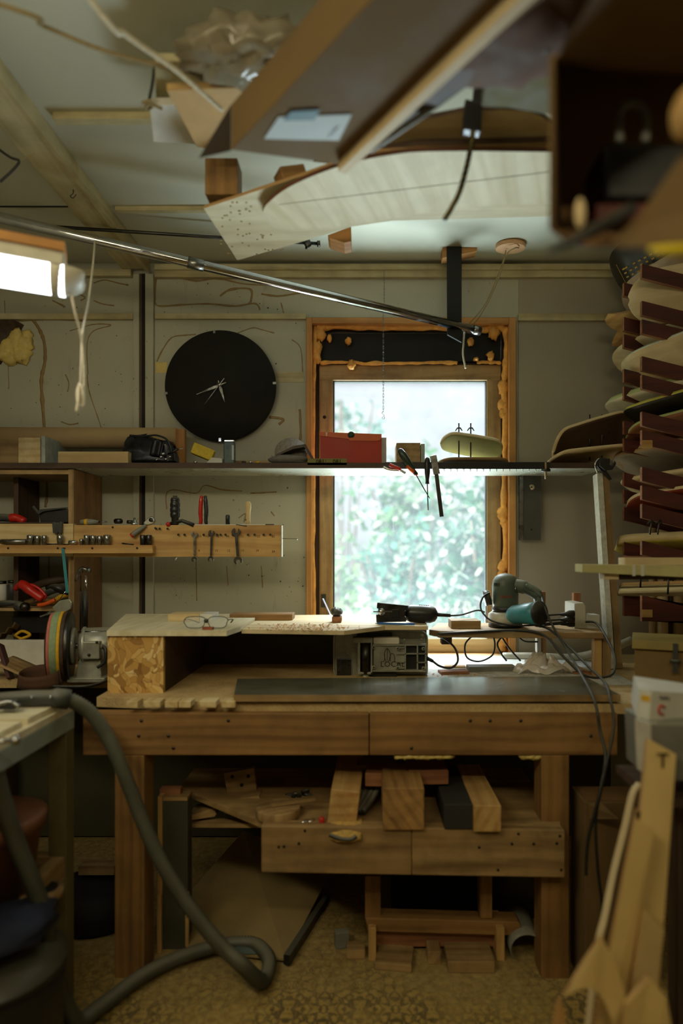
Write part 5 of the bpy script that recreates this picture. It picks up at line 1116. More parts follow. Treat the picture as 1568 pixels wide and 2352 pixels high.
t=rdeck('arched_deck','thin arched deck with a pale green edge on the arm below the yellow rim',(1440,1006),2.62,44,-20,-6,.50,.20,[redk,plain('pale_green_edge_b',(170,176,110),.7,var=.25)],t=.009,kick=-.03)
t=rdeck('double_wide_deck','wide dusty deck with a striped plywood rim, pair of two glued boards',(1414,1076),2.72,46,-20,-2,.62,.27,[plain('dusty_grey_wood',(170,158,138),.8,var=.35,sc=12),pley],t=.010,kick=.03)
t=rdeck('double_wide_upper_deck','upper board of the glued pair with a brown layered edge',(1428,1062),2.70,46,-18,-3,.60,.24,[oldw,pley],t=.014,kick=.0)
t=rdeck('plain_deck','plain thin deck on the arm below the wide glued pair',(1432,1124),2.66,44,-20,-3,.50,.20,[birch,birch],t=.010,kick=.03)
t=rdeck('red_bottom_deck','deck with a red painted underside, lowest but one above the plank',(1442,1160),2.60,44,-18,-4,.50,.20,[plain('red_brown_paint',(150,66,44),.5,var=.35),birch],t=.010,kick=-.02)
t=rdeck('thick_press_deck','thick blunt deck clamped by long wing bolts above the level plank',(1424,1246),2.66,48,-15,-1,.50,.20,[plain('yellow_glued_face',(186,170,70),.7,var=.25),pinel],t=.024,kick=-.012,end=.8)
for x in (1492,1509): wingbolt(t,P(1542 if x==1509 else 1541,1228,2.35)+Vector(((x-1541)/F*2.35,0,0)),(0.12,0,1),.055)
t=rdeck('thin_pressed_deck','thin orange edged board lying right above the long level plank',(1424,1282),2.62,60,-2,0,.45,.14,[redk,redk],t=.008,kick=0,end=.85)
t=rdeck('layered_press_deck','pale layered double board sloping down right below the level plank',(1424,1360),2.58,58,-8,-3,.50,.17,[birchw,pleyw],t=.013,kick=0,end=.9)
t=rdeck('layered_press_top_board','ragged upper board of the sloping layered pair below the plank',(1428,1346),2.59,58,-8,-3,.48,.15,[birchw,pley],t=.010,kick=0,end=.9)
for i,(x,y) in enumerate(((1470,1350),(1533,1365))): wingbolt(t,P(x,y,2.42 if i==0 else 2.30),(0.05,0,1),.07,1.2)
# long level plank with a clamp bar under it
t=T('level_plank','long pale plank sticking out level to the left across the rack','plank'); D=1.95
g=G(); g.poly3([P(1337,1296,D),P(1568,1299,D-.0),P(1700,1301,D),P(1700,1330,D),P(1568,1326,D),P(1337,1315,D)],.07,(0,1,0)); ob('plank_board',g,plain('pale_dusty_wood',(196,188,132),.75,var=.25,sc=16),t,.002)
g=G(); g.fb(1434,1281,1640,1298,D+.02,.05); ob('top_layer',g,birch,t,.001)
g=G(); g.fb(1387,1318,1421,1331,D+.02,.04); ob('under_block',g,birch,t,.001); g=G(); g.fb(1421,1320,1600,1331,D+.03,.04); ob('under_bar',g,darkw,t,.001)
for x in (1455,1475):
    g=G(); g.fb(x-3,1297,x+4,1323,D-.001,.001); ob('paint_mark',g,white,t)
# cardboard tubes standing behind the rack
for i,(x0,x1,m_) in enumerate(((1490,1505,pinel),(1506,1533,pinel),(1534,1544,oldw),(1545,1568,pinel))):
    D=2.80; r=(x1-x0)/2/F*D; x=px((x0+x1)/2,D); g=G(); g.cyl((x,D,ZB+.002),(x,D,P(0,1195,D).z),r,20); S('cardboard_tube',g,[kraft,kraft,darkw,kraft][i] if i!=1 else birch,['leftmost thin upright pole behind the rack','thick upright cardboard tube second from the left behind the rack','dark narrow upright pole between two tubes behind the rack','rightmost upright tube behind the rack'][i],'tube','tubes standing behind the rack')
# ---------------------------------------------------------------- right foreground: crate, boxes, leaning boards
t=T('wooden_crate','greenish wooden crate with a metal latch standing at the right on the bench end','crate'); D=2.03
o_=P(1457,1600,D); o_.z=ZB+.001; mc=Tr(o_)@rot(0,0,-23); hc=P(0,1490,D).z-ZB
g=G(); g.box((.125,.10,hc/2),(.25,.20,hc),M=mc); ob('crate_body',g,plain('olive_wood',(120,96,50),.7,var=.35,sc=14),t,.002)
g=G(); g.box((.125,.095,hc+.014),(.265,.22,.026),M=mc); ob('crate_lid',g,plain('olive_lid_wood',(150,132,72),.7,var=.35,sc=14),t,.002)
g=G(); g.box((.115,-.018,hc-.02),(.014,.006,.09),M=mc); g2=G(); g2.cyl(mc@Vector((.10,-.02,hc-.03)),mc@Vector((.13,-.02,hc-.03)),.006,10); ob('latch',g,dgrey,t,.001); ob('latch_knob',g2,dgrey,t)
t=T('white_parts_carton','white carton with a yellow label and a red round mark at the right','box'); D=1.45
m=Tr(P(1458,1640,D))@rot(0,4,38)
g=G(); zb_=P(1458,1645,D); 
bx=[P(1461,1648,D),P(1490,1655,D-.03),P(1640,1660,D+.04)]
h_=.065
g.add([bx[0],bx[1],bx[2],bx[2]+Vector((0,.12,0)),bx[0]+Vector((.05,.15,0))]+[p+Vector((.006,0,h_)) for p in (bx[0],bx[1],bx[2],bx[2]+Vector((0,.12,0)),bx[0]+Vector((.05,.15,0)))],[(4,3,2,1,0),(5,6,7,8,9)]+[(i,(i+1)%5,(i+1)%5+5,i+5) for i in range(5)]); bb=ob('carton_body',g,paper,t)
def on_face(a,b,u0,u1,v0,v1,mat,nm,e=.0012):
    ex=b-a; up=Vector((.006,0,h_)); n=ex.cross(up).normalized(); q=[a+ex*u+up*v+n*e for u,v in ((u0,v0),(u1,v0),(u1,v1),(u0,v1))]; g=G(); g.poly3(q,.0006,-n); return ob(nm,g,mat,bb)
on_face(bx[0],bx[1],.25,.95,.62,.82,ylp,'yellow_label'); on_face(bx[1],bx[2],.72,.98,.45,.6,ylp,'yellow_label')
g=G(); ex=(bx[2]-bx[1]).normalized(); c_=bx[1]+(bx[2]-bx[1])*.18+Vector((0,0,h_*.38)); n=ex.cross(Vector((0,0,1))).normalized()
g.tube([c_+n*.002+ex*.010*math.cos(a_)+Vector((0,0,.010*math.sin(a_))) for a_ in [i*math.pi/6 for i in range(1,11)]],.0028,6); ob('round_logo',g,redp,bb)
g=G(); g.text('SeaKy',.012,frame(bx[1]+(bx[2]-bx[1])*.12+Vector((.004,0,h_*.74))+n*.0015,ex,n),.0004); ob('lettering',g,leafd,bb)
t=T('grey_crate','light grey plastic crate below the white carton at the right edge','crate'); D=1.45
g=G(); g.poly3([P(1457,1650,D),P(1492,1662,D-.06),P(1497,1790,D-.06),P(1462,1765,D)],.02,(1,.3,0)); g2=G(); g2.poly3([P(1493,1662,D-.06),P(1660,1668,D-.06),P(1660,1800,D-.06),P(1498,1790,D-.06)],.14,(0,1,0)); ob('side_wall',g,offw,t); ob('front_wall',g2,grey,t,.003)
t=T('crate_shelf','dark board under the grey crate','board'); g=G(); g.box((px(1570,1.45)+.02,1.50,P(0,1800,1.45).z-.02),(.22,.22,.02)); ob('board',g,darkw,t); g=G(); g.box((px(1570,1.5)+.02,1.56,(P(0,1800,1.45).z-.03)/2),(.04,.04,P(0,1800,1.45).z-.03)); ob('support_leg',g,darkw,t)
t=T('cardboard_box','tall open cardboard box standing on the floor right of the bench leg','box'); 
cz1=P(1345,1845,1.86).z; x0=px(1345,1.86)
g=G(); g.box((x0+.10,1.93,cz1/2+.0),(.20,.13,cz1)); ob('box_body',g,cardb,t,.002); g=G(); g.box((x0+.10,1.93,cz1+.001),(.18,.11,.004)); ob('open_top',g,cardd,t); g=G(); g.poly3([P(1345,1845,1.86),P(1375,1838,1.86),P(1420,1880,1.80),P(1352,1880,1.86)],.003,(0,-1,0)); ob('flap',g,cardb,t)
def lean(name,pts,depths,t_,mat,label,cat='wood board',bev=.001):
    q=[P(x,y,d) for (x,y),d in zip(pts,depths)]; n=(q[1]-q[0]).cross(q[-1]-q[0]); 
    if n.y<0: n=-n
    g=G(); g.poly3(q,t_,n,1); return S(name,g,[mat,pine],label,cat,None,bev)
yw=plain('yellowish_plywood',(200,170,106),.65,var=.15,sc=8)
yb=1.08
lean('leaning_plank',[(1487,1696),(1553,1733),(1470,2860),(1380,2840)],[1.36,1.34,1.17,1.18],.035,yw,'tallest plank with a pencilled letter at its top leaning at the right edge')
g=G(); g.text('T',.045,frame(P(1508,1765,1.335),(1,0,0),(0,-1,0)),.0004); g.v=[Vector((v.x,1.338-.3*(v.z-P(0,1765,1.335).z)*-1*0,v.z)) for v in g.v]; pk=[o for o in SC.objects if o.name.startswith('leaning_plank')][0]; ob('pencil_mark',g,dgrey,pk)
lean('leaning_plank',[(1459,1877),(1502,1915),(1345,2800),(1290,2760)],[1.29,1.28,1.20,1.20],.02,yw,'second leaning plank, its pointed top left of the tallest one')
lean('leaning_plank',[(1479,2085),(1526,2135),(1430,2820),(1370,2800)],[1.25,1.24,1.18,1.19],.02,plain('dull_plywood',(186,158,104),.7,var=.2,sc=10),'short duller plank leaning low between the long ones')
lean('swallowtail_template',[(1382,2152),(1412,2210),(1442,2300),(1560,2850),(1470,2900),(1405,2345),(1385,2295),(1360,2272),(1332,2272),(1296,2290),(1330,2230)],[1.20,1.19,1.18,1.145,1.13,1.17,1.18,1.18,1.18,1.18,1.19],.015,yw,'plywood template with a rounded notch at the bottom right corner','template')
lean('pointed_board',[(1492,2246),(1530,2290),(1640,2950),(1380,2950),(1440,2310)],[1.15,1.14,1.08,1.08,1.14],.02,yw,'pointed plywood piece in the bottom right corner')
lean('pointed_board',[(1290,2300),(1300,2330),(1250,2880),(1190,2880)],[1.15,1.15,1.12,1.12],.02,pine,'narrow blurred wood tip rising at the bottom left of the template')
g=G(); g.tube(spline([P(1468,1800,1.45),P(1452,1825,1.44),P(1435,1900,1.42),P(1410,2000,1.40),P(1390,2100,1.37),P(1372,2180,1.35),P(1345,2400,1.31),P(1300,2760,1.255)],6),.009,6,flat=.5,smooth=False); S('bent_strip',g,birch,'thin bent wood strip curving down left of the leaning planks','wood strip')
lean('leaning_plank',[(1462,1860),(1478,1870),(1360,2560),(1330,2560)],[1.33,1.33,1.36,1.36],.01,darkw,'thin dark board squeezed behind the second leaning plank')
t=T('leaning_rest','dark trestle behind the leaning planks at the right wall','trestle'); g=G(); g.box((px(1568,1.42)+.06,1.44,.42),(.10,.05,.84)); ob('post',g,darkw,t); 
# ---------------------------------------------------------------- under the bench
t=T('under_shelf','thick two-piece plank shelf fixed low across the bench legs','shelf'); D=1.87; zu=P(0,1897,D).z
g=G(); g.poly3([P(600,1897,D),P(945,1902,D),P(945,2010,D),P(600,2004,D)],.045,(0,1,0)); g2=G(); g2.poly3([P(946,1902,D),P(1297,1907,D),P(1297,2016,D),P(946,2010,D)],.045,(0,1,0)); a_=ob('front_plank',g,oldw,t,.003); b_=ob('front_plank',g2,oldw,t,.003)
g=G()
for x,y in ((640,1945),(652,1944),(686,1937),(700,1908)): screw(g,P(x,y,D),.004)
ob('nail',g,black,a_,kind='stuff'); g=G()
for x,y in ((1100,1946),(1285,1920),(1278,1937),(1225,1938),(1175,1938),(1143,1998),(1288,1998),(1190,1915)): screw(g,P(x,y,D),.004)
ob('nail',g,black,b_,kind='stuff')
zu=P(0,1904,D).z
g=G(); g.add([(px(600,D),D+.045,zu-.02),(px(1297,D),D+.045,zu-.02),(px(1297,D),2.40,zu-.02),(px(430,2.3),2.40,zu-.02),(px(430,2.3),2.2,zu-.02)]+[(px(600,D),D+.045,zu),(px(1297,D),D+.045,zu),(px(1297,D),2.40,zu),(px(430,2.3),2.40,zu),(px(430,2.3),2.2,zu)],[(4,3,2,1,0),(5,6,7,8,9)]+[(i,(i+1)%5,(i+1)%5+5,i+5) for i in range(5)]); ob('shelf_board',g,oldw,t,.001)
def ub(name,x0,y0,x1,ybase,t_,mat,label,cat='wood block',rz=0,taper=1,ztop=None,z=None,bev=.003):
    z=zu if z is None else z; a=Pz(x0,ybase,z); D=a.y; b=P(x1,y0,D); h=P(0,y0,D).z-z; g=G(); g.box(((a.x+b.x)/2,D+t_/2,z+h/2+.0005),(b.x-a.x,t_,h-.001),(0,0,rz)); return S(name,g,mat,label,cat,None,bev)
g=G(); Dk=1.90; xa,xb=px(751,Dk),px(824,Dk); g.add([(xa,Dk,zu+.001),(xb-.008,Dk,zu+.001),(xb+.005,Dk+.30,zu+.001),(xa+.0,Dk+.30,zu+.001),(xa+.012,Dk,zu+.105),(xb+.004,Dk,zu+.095),(xb+.015,Dk+.30,zu+.105),(xa+.02,Dk+.30,zu+.115)],[(0,3,2,1),(4,5,6,7),(0,1,5,4),(1,2,6,5),(2,3,7,6),(3,0,4,7)]); S('timber_offcut',g,pine,'thick tapered timber end leaning slightly on the low shelf','timber',None,.003)
ub('timber_offcut',879,1810,974,1908,.20,wood('walnut_grained_pine',(180,138,80),(120,84,44)),'large square timber end in the middle of the low shelf','timber')
ub('timber_offcut',1020,1848,1087,1906,.34,plain('black_end_grain',(44,42,36),.8),'timber with a black painted end on the low shelf','timber')
ub('timber_offcut',1088,1850,1151,1912,.36,pine,'timber end with a bolt on top at the right of the low shelf','timber')
g=G(); c_=P(1108,1846,1.93); g.cyl(c_+Vector((0,0.01,-.006)),c_+Vector((0,.01,.012)),.008,6); S('hex_bolt',g,metald,'hexagon bolt head on top of the rightmost timber','bolt')
a=P(838,1775,1.98); g=G(); g.box((px(885,2.0),2.05,P(0,1792,2.0).z),(px(932,2.0)-px(842,2.0),.10,.042),(0,0,-3)); S('stacked_board',g,redk,'reddish board lying across the timbers, left piece of the pair','wood board',None,.003)
g=G(); g.box((px(982,2.0),2.05,P(0,1786,2.0).z),(px(1030,2.0)-px(936,2.0),.10,.045),(0,0,2)); S('stacked_board',g,redk,'reddish board lying across the timbers, right piece of the pair','wood board',None,.003)
g=G(); g.box((px(865,2.1),2.14,P(0,1764,2.1).z),(.13,.08,.018),(0,0,0)); S('stacked_board',g,oldw,'thin grey board on top of the pair of reddish boards','wood board',None,.001)
t=T('work_glove','dusty yellow work glove lying over the front edge of the low shelf','glove'); 
g=G(); g.grid(lambda u,v:(px(757,1.86)+.092*u,1.86+.11*v-.012*math.sin(u*3.1),zu-.005+.02*math.sin(math.pi*min(1,v+.15))-.03*(1-v)**3+.004*noise.noise(Vector((u*6,v*6,0)))),16,12,.012); ob('palm',g,plain('yellow_fleece',(196,160,86),.95,var=.4,sc=80,bmp=.6),t)
g=G(); g.tube(spline([P(756,1917,1.857),P(780,1926,1.853),P(805,1928,1.853),P(818,1920,1.857)],5),.006,8); ob('cuff_piping',g,dgrey,t)
for i in range(4):
    g=G(); g.tube(spline([(px(800,1.9)+i*.014,1.95,zu+.018),(px(815,1.9)+i*.016,2.0,zu+.03),(px(830,1.9)+i*.018,2.05,zu+.045+.004*i)],4),[.010]*8+[.008],8); ob('finger',g,dgrey,t)
# round felt disc stack, blocks at the left of the low shelf
t=T('felt_disc','thick round dusty felt disc lying on the low shelf under two sticks','disc'); c_=Pz(632,1893,zu); g=G(); g.tube([(c_.x,c_.y+.06,zu+.001),(c_.x,c_.y+.06,zu+.030)],[.068,.068],32); ob('disc_body',g,oldw,t,.003)
g=G(); g.bar((c_.x-.02,c_.y+.05,zu+.036),(c_.x+.11,c_.y+.09,zu+.040),.012,.008); S('thin_stick',g,oldw,'thin stick lying on top of the felt disc','stick')
def quad_block(name,pts,D,t_,mat,label,cat='wood block'):
    g=G(); g.poly3([P(x,y,D) for x,y in pts],t_,(0,1,0)); return S(name,g,mat,label,cat,None,.001)
quad_block('drilled_block',[(513,1776),(583,1764),(590,1826),(524,1836)],2.16,.02,oldw,'tilted square board with three drilled holes under the bench')
for x,y in ((533,1784),(570,1783),(555,1803)):
    g=G(); g.cyl(P(x,y,2.158),P(x,y,2.165),.006,10); ob('drill_hole',g,black,[o for o in SC.objects if o.name=='drilled_block'][0])
quad_block('tilted_block',[(525,1838),(594,1828),(607,1857),(514,1870),(513,1860)],2.10,.06,oldw,'dusty block leaning below the drilled square board')
quad_block('tilted_block',[(430,1876),(492,1855),(496,1870),(500,1866),(492,1876),(436,1884)],2.12,.10,oldw,'dusty low wedge block left of the drilled board')
g=G(); g.bar(P(430,1890,2.16),P(660,1890,1.98),.05,.012); S('ledge_strip',g,oldw,'narrow strip running back along the left end of the low shelf','wood strip')
t=T('tangled_clamps','dark heap of small clamps and fittings at the back of the low shelf','clamps')
for i in range(9):
    x=random.uniform(670,740); y=random.uniform(1800,1880); g=G(); p=P(x,y,2.1+random.random()*.08); g.tube(spline([p,p+Vector((random.uniform(-.05,.05),0,random.uniform(-.03,.03))),p+Vector((random.uniform(-.06,.06),.01,random.uniform(-.05,.02)))],4),.008,6); ob('clamp_bar',g,blackp,t)
g=G(); c_=Pz(739,1893,zu); g.lathe([(.006,0),(.0085,.004),(.0085,.016),(.004,.022)],Tr((c_.x,c_.y,zu)),12); S('bottle_stopper',g,redp,'small red cap standing on the low shelf left of the tapered timber','cap')
for i,(x,y) in enumerate(((690,1895),(706,1893))):
    c_=Pz(x,y,zu); g=G(); g.cyl((c_.x,c_.y,zu+.004),(c_.x+.02,c_.y+.01,zu+.01),.004,8); S('metal_fitting',g,chrome,['shiny bolt end left of the red cap on the low shelf','second shiny bolt end just left of the red cap'][i],'bolt')
# trestle below
t=T('low_trestle','dusty low wooden trestle standing on the floor below the shelf','trestle'); D=2.02
g=G(); g.poly3([P(838,2108,D),P(1190,2118,D),P(1196,2125,D),P(1195,2150,D),P(845,2140,D)],.06,(0,1,0)); ob('top_rail',g,beam,t,.003)
for x0,x1 in ((838,874),(1102,1130)): g=G(); g.fb(x0,2012,x1,2110,D+.01,.05); ob('upright',g,beam,t,.002)
zz=0
for x0,x1 in ((846,864),(1143,1162)):
    g=G(); a,b=P(x0,2140,1.98),P(x1,2140,1.98); g.box(((a.x+b.x)/2,2.05,a.z/2),(b.x-a.x,.10,a.z)); ob('foot_board',g,pine,t,.002)
g=G(); g.fb(864,2140,1145,2175,D+.03,.03); ob('cross_board',g,redk,t,.002)
def fl(name,x0,x1,ybase,h,t_,mat,label,cat='wood offcut',rz=0):
    a=Pz(x0,ybase,0.0); b=Pz(x1,ybase,0.0); g=G(); g.box(((a.x+b.x)/2,a.y+t_/2,h/2+.0005),(b.x-a.x,t_,h),(0,0,rz)); return S(name,g,mat,label,cat,None,.002)
fl('floor_offcut',1028,1136,2236,.035,.10,oldw,'dusty flat block on the floor between the trestle feet')
fl('floor_offcut',865,950,2232,.022,.10,oldw,'pale layered offcut on the floor inside the left trestle foot',rz=-8)
fl('floor_offcut',982,1012,2216,.04,.06,oldw,'small dusty block on the floor in the middle of the trestle')
fl('floor_offcut',795,838,2204,.028,.05,oldw,'low block on the floor just left of the trestle')
fl('floor_offcut',768,800,2180,.05,.03,grey,'small upright grey scrap behind the low block left of the trestle',rz=12)
g=G(); c_=Pz(1215,2225,0); g.grid(lambda u,v:(c_.x+.05*math.cos(math.pi*(u*1.2))*1.0,c_.y+.02+.16*v,.045+.045*math.sin(math.pi*(u*1.2))),16,3,.003); S('curled_plastic',g,grey,'curled grey sheet lying on the floor left of the right bench leg','sheet')
g=G(); c_=P(1180,2070,2.3); g.ball(c_,(.10,.08,.12),14,.15); S('dark_sack',g,dgrey,'dark crumpled sack under the bench behind the trestle','sack')
g=G(); c_=P(955,2080,2.45); g.box((c_.x,2.5,c_.z-.02),(.32,.2,.07),(0,0,-4)); S('dark_tool_case',g,blackp,'dark case under the bench seen through the trestle','case',None,.008)
fl('floor_box',900,1100,2105,.22,.12,blackp,'black low box on the floor at the back under the bench','box')
# big cardboard sheet on the floor
q=[Pz(432,2185,.012),Pz(655,2207,.012),P(756,2056,2.55),P(470,2110,2.5)]; q[2].z=.06; q[3].z=.10
g=G(); g.poly3([q[0],q[1],Vector((px(755,2.42),2.42,.05)),Vector((px(560,2.6),2.60,.14)),Vector((px(440,2.3),2.3,.06))],.006,(0,0,1)); S('cardboard_sheet',g,plain('dusty_cardboard',(150,128,82),.9,var=.3,sc=8),'large dusty cardboard sheet lying on the floor under the bench','cardboard sheet')
g=G(); g.grid(lambda u,v:(px(505+110*u,2.03),2.0+.06*v,.022+.012*math.sin(math.pi*u)*math.sin(math.pi*v)),14,4,.002); S('blue_grey_cloth',g,plain('blue_grey',(84,98,92),.8,var=.3),'blue grey patch of film on the front of the cardboard sheet','film')
g=G(); g.bar(P(658,2205,1.97),P(750,2062,2.35),.02,.03); S('dark_bar',g,blackp,'dark slanting bar lying along the right edge of the cardboard sheet','bar')
# inner posts left of centre
t=T('boxed_post','upright post of dark grey painted boards with pale edges behind the hose','post'); D=2.06
g=G(); g.fb(372,1838,431,2190,D,.05); ob('grey_board',g,plain('dark_grey_paint',(72,70,54),.8,var=.25),t,.001); g=G(); g.fb(362,1830,371.5,2185,D-.01,.05); ob('edge_strip',g,pine,t,.001)
g=G(); g.fb(374,1832,430,1840,D-.004,.06); ob('top_strip',g,oldw,t,.001); g=G(); g.fb(425,2050,433,2187,D-.012,.01); ob('edge_strip',g,pine,t,.001); g=G(); g.fb(360,2056,370,2190,D-.022,.01); ob('edge_strip',g,pine,t,.001)
g=G(); g.fb(366,1812,414,1832,D+.02,.03); ob('cap_block',g,redk,t,.001)
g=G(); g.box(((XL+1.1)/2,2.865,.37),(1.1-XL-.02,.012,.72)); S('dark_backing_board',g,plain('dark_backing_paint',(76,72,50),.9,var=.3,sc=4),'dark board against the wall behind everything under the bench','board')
g=G(); g.fb(180,1990,262,2010,2.25,.05); S('cross_timber',g,oldw,'timber cross piece in the dark between the left table and the bench leg','timber')
t=T('rubber_tyre_ring','dark round tyre lying in the shadow between the left table and the bench leg','tyre')
g=G(); c_=Vector((px(215,2.2),2.25,0)); g.lathe([(.09,.0),(.15,.01),(.16,.06),(.15,.11),(.09,.12)],Tr(c_),24); ob('tyre_body',g,black,t)
# ================================================================ left table
t=T('left_table','pale topped work table in the left foreground with a grey painted apron','table'); ZL=.835
xT=-.835; yT=1.85
g=G(); g.box(((XL+.01+xT)/2,(1.0+yT)/2-.0,ZL-.01),(xT-XL-.012,yT-1.0,.02)); ob('table_top',g,birchw,t,.001)
g=G(); g.box((xT-.01,(1.0+yT)/2,ZL-.045),(.022,yT-1.0,.048)); ob('side_apron',g,plain('grey_blue_paint',(140,150,140),.6,var=.35,sc=12),t,.001)
g=G(); g.box((xT-.027,yT-.02,(ZL-.02)/2),(.05,.05,ZL-.02)); ob('leg',g,plain('dull_olive_paint',(110,100,64),.7,var=.35,sc=10),t,.002)
g=G(); g.box((xT-.03,1.05,(ZL-.02)/2),(.05,.05,ZL-.02)); ob('leg',g,darkw,t,.002)
for y_ in (1.05,yT-.03):
    g=G(); g.box((XL+.04,y_,(ZL-.02)/2),(.05,.05,ZL-.02)); ob('leg',g,darkw,t,.002)
g=G(); g.box((xT-.025,1.44,.385),(.035,.74,.065)); ob('lower_rail',g,oldw,t,.002)
g=G(); g.box(((XL+xT)/2,yT-.03,.385),(xT-XL-.02,.035,.065)); ob('lower_rail',g,oldw,t,.002)
g=G(); g.box(((XL+xT)/2-.02,1.44,.355),(xT-XL-.06,.74,.012)); ob('lower_shelf',g,darkw,t,.001)
g=G(); g.bar(P(147,1632,1.815)+Vector((.0,0,0)),P(147,1690,1.815),.004,.012,(1,0,0)); ob('dark_strap',g,darkw,t)
# boards on the table
q=[Pz(156,1637,ZL+.02),Pz(105,1678,ZL+.02)]
g=G(); z_=ZL+.0005; x1_=xT-.012
g.prism([(XL+.05,1.62),(x1_,1.62),(x1_,1.82),(XL+.05,1.82)],.016,Tr((0,0,z_))); S('pale_board',g,birchw,'wide pale board lying at the back of the left table','wood board',None,.001)
g=G(); g.prism([(XL+.05,1.30),(x1_-.004,1.30),(x1_-.004,1.60),(XL+.05,1.60)],.014,Tr((0,0,z_))); S('pale_board',g,birchw,'wide pale board lying at the front of the left table','wood board',None,.001)
g=G(); g.bar((XL+.1,1.655,z_+.022),(xT-.06,1.775,z_+.020),.020,.008); S('dark_lath',g,darkw,'narrow dark lath lying across the back board of the left table','wood lath')
t=T('steel_bolt','shiny steel bolt lying on the front board at the left edge','bolt'); g=G(); a=P(2,1702,1.40); a.z=z_+.022; g.cyl(a-Vector((.05,.0,0)),a+Vector((.02,.01,0)),.006,10); ob('shaft',g,chrome,t); g=G(); g.cyl(a+Vector((.02,.01,0)),a+Vector((.032,.012,0)),.011,6); ob('head',g,chrome,t)
# hose
hp_=[(-60,1610,1.72),(0,1607,1.72),(60,1603,1.73),(110,1603,1.74)]
t=T('vacuum_hose','long ribbed grey vacuum hose looping from the table down to the floor','hose')
path=spline([P(130,1604,1.75),P(165,1610,1.77),P(205,1635,1.79),P(240,1680,1.80),P(270,1740,1.80),P(298,1810,1.80),P(325,1880,1.80),P(360,1960,1.80),P(405,2040,1.80),P(455,2110,1.80),P(510,2175,1.80),P(560,2220,1.80),Vector((px(598,1.83),1.86,.032)),Vector((px(612,1.9),1.95,.032)),Vector((px(585,2.0),2.03,.032)),Vector((px(530,2.03),2.04,.032)),Vector((px(470,2.0),2.01,.032)),Vector((px(400,1.95),1.96,.032)),Vector((px(330,1.88),1.89,.032)),Vector((px(270,1.80),1.81,.032)),Vector((px(215,1.72),1.74,.035)),Vector((px(165,1.66),1.68,.05)),P(130,2250,1.64),P(113,2180,1.60),P(100,2100,1.58),P(72,2020,1.56),P(35,1930,1.54),P(8,1850,1.52),P(-15,1770,1.50),P(-40,1700,1.48)],10)
# resample with ribs
tot=0; dd_=[0]
for i in range(1,len(path)): tot+=(path[i]-path[i-1]).length; dd_.append(tot)
rib=.0085; N=int(tot/rib); pts=[]; rr=[]; j=0
for i in range(N*2):
    s_=tot*i/(N*2)
    while dd_[j+1]<s_: j+=1
    u=(s_-dd_[j])/(dd_[j+1]-dd_[j]); pts.append(path[j].lerp(path[j+1],u)); rr.append(.0214 if i%2 else .0172)
g=G(); g.tube(pts,rr,16); ob('ribbed_tube',g,hosem,t)
g=G(); g.tube([P(-60,1612,1.73),P(10,1606,1.735),P(70,1603,1.74),P(118,1603,1.75),P(126,1603,1.75),P(160,1607,1.765)],[.017,.019,.021,.022,.027,.027],18); ob('nozzle',g,dgrey,t)
for x in (73,116): g=G(); g.ball(P(x,1601,1.72),.004,8); ob('nozzle_screw',g,chrome,t)
t=T('hose_clamp','small metal lever clamp lying under the hose nozzle at the left edge','clamp'); g=G(); g.tube(spline([P(-10,1620,1.66),P(20,1612,1.67),P(44,1622,1.67)],5),.006,8); ob('lever',g,metal,t); g=G(); g.box(P(16,1618,1.68),(.05,.03,.022)); ob('body',g,blackp,t,.003)
# below the left table
t=T('terracotta_bucket','brown plastic bucket standing on the lower shelf of the left table','bucket'); D=1.62; 
c_=Vector((px(-22,D),D,.362)); g=G(); g.lathe([(.09,0),(.115,.21),(.125,.21),(.13,.245),(.12,.25)],Tr(c_),28); ob('bucket_body',g,terra,t)
t=T('masking_tape_roll','rolls of tape lying on the lower shelf of the left table','tape roll'); c_=Vector((px(95,1.68),1.70,.362)); g=G(); g.lathe([(.045,0),(.045,.022)],Tr(c_),24); ob('roll',g,oldw,t); g=G(); g.lathe([(.032,.0222),(.032,.023)],Tr(c_),20); ob('core_hole',g,black,t)
g=G(); g.ball((px(20,1.5),1.5,.40),(.10,.10,.035),14,.2); S('blue_bag',g,bluec,'dark blue bag lying on the lower shelf under the bucket','bag')
t=T('dust_bin','dark round bin standing on the floor under the left table','bin'); c_=Vector((px(-60,1.45),1.52,0)); g=G(); g.lathe([(.13,0),(.15,.01),(.16,.28),(.155,.29)],Tr(c_),32); ob('bin_body',g,blackp,t); g=G(); g.lathe([(.165,.285),(.165,.30),(.10,.325)],Tr(c_),32); ob('bin_lid',g,blackp,t)
# ================================================================ things hung under the ceiling
H_=2.15
def cpt(x,y,z): D=F*(z-EZ)/(HY-y); return Vector(((x-VX)/F*D,D,z))
# long cardboard carton
t=T('long_carton','long brown cardboard carton slung under the ceiling, its open end coloured dark','carton')
A=cpt(530,345,2.15); B=cpt(775,378,2.15); dr=Vector((.62,-.785,0)); A2=A+dr*1.15; B2=B+dr*1.15
g=G(); g.poly3([A,B,B2,A2],.10,(0,0,1)); cbd=ob('carton_body',g,cardb,t,.002)
q=[cpt(640,268,2.1485),cpt(808,262,2.1485),cpt(778,322,2.1485),cpt(606,318,2.1485)]; g=G(); g.poly3(q,.001,(0,0,-1)); lb=ob('shipping_label',g,label,cbd)
q=[cpt(668,256,2.147),cpt(735,252,2.147),cpt(722,276,2.147),cpt(650,277,2.147)]; g=G(); g.poly3(q,.0006,(0,0,-1)); ob('label_mark',g,plain('label_blue',(120,150,160),.7),lb)
q=[cpt(768,296,2.147),cpt(778,288,2.147),cpt(764,312,2.147),cpt(752,316,2.147)]; g=G(); g.poly3(q,.0006,(0,0,-1)); ob('label_barcode',g,dgrey,lb)
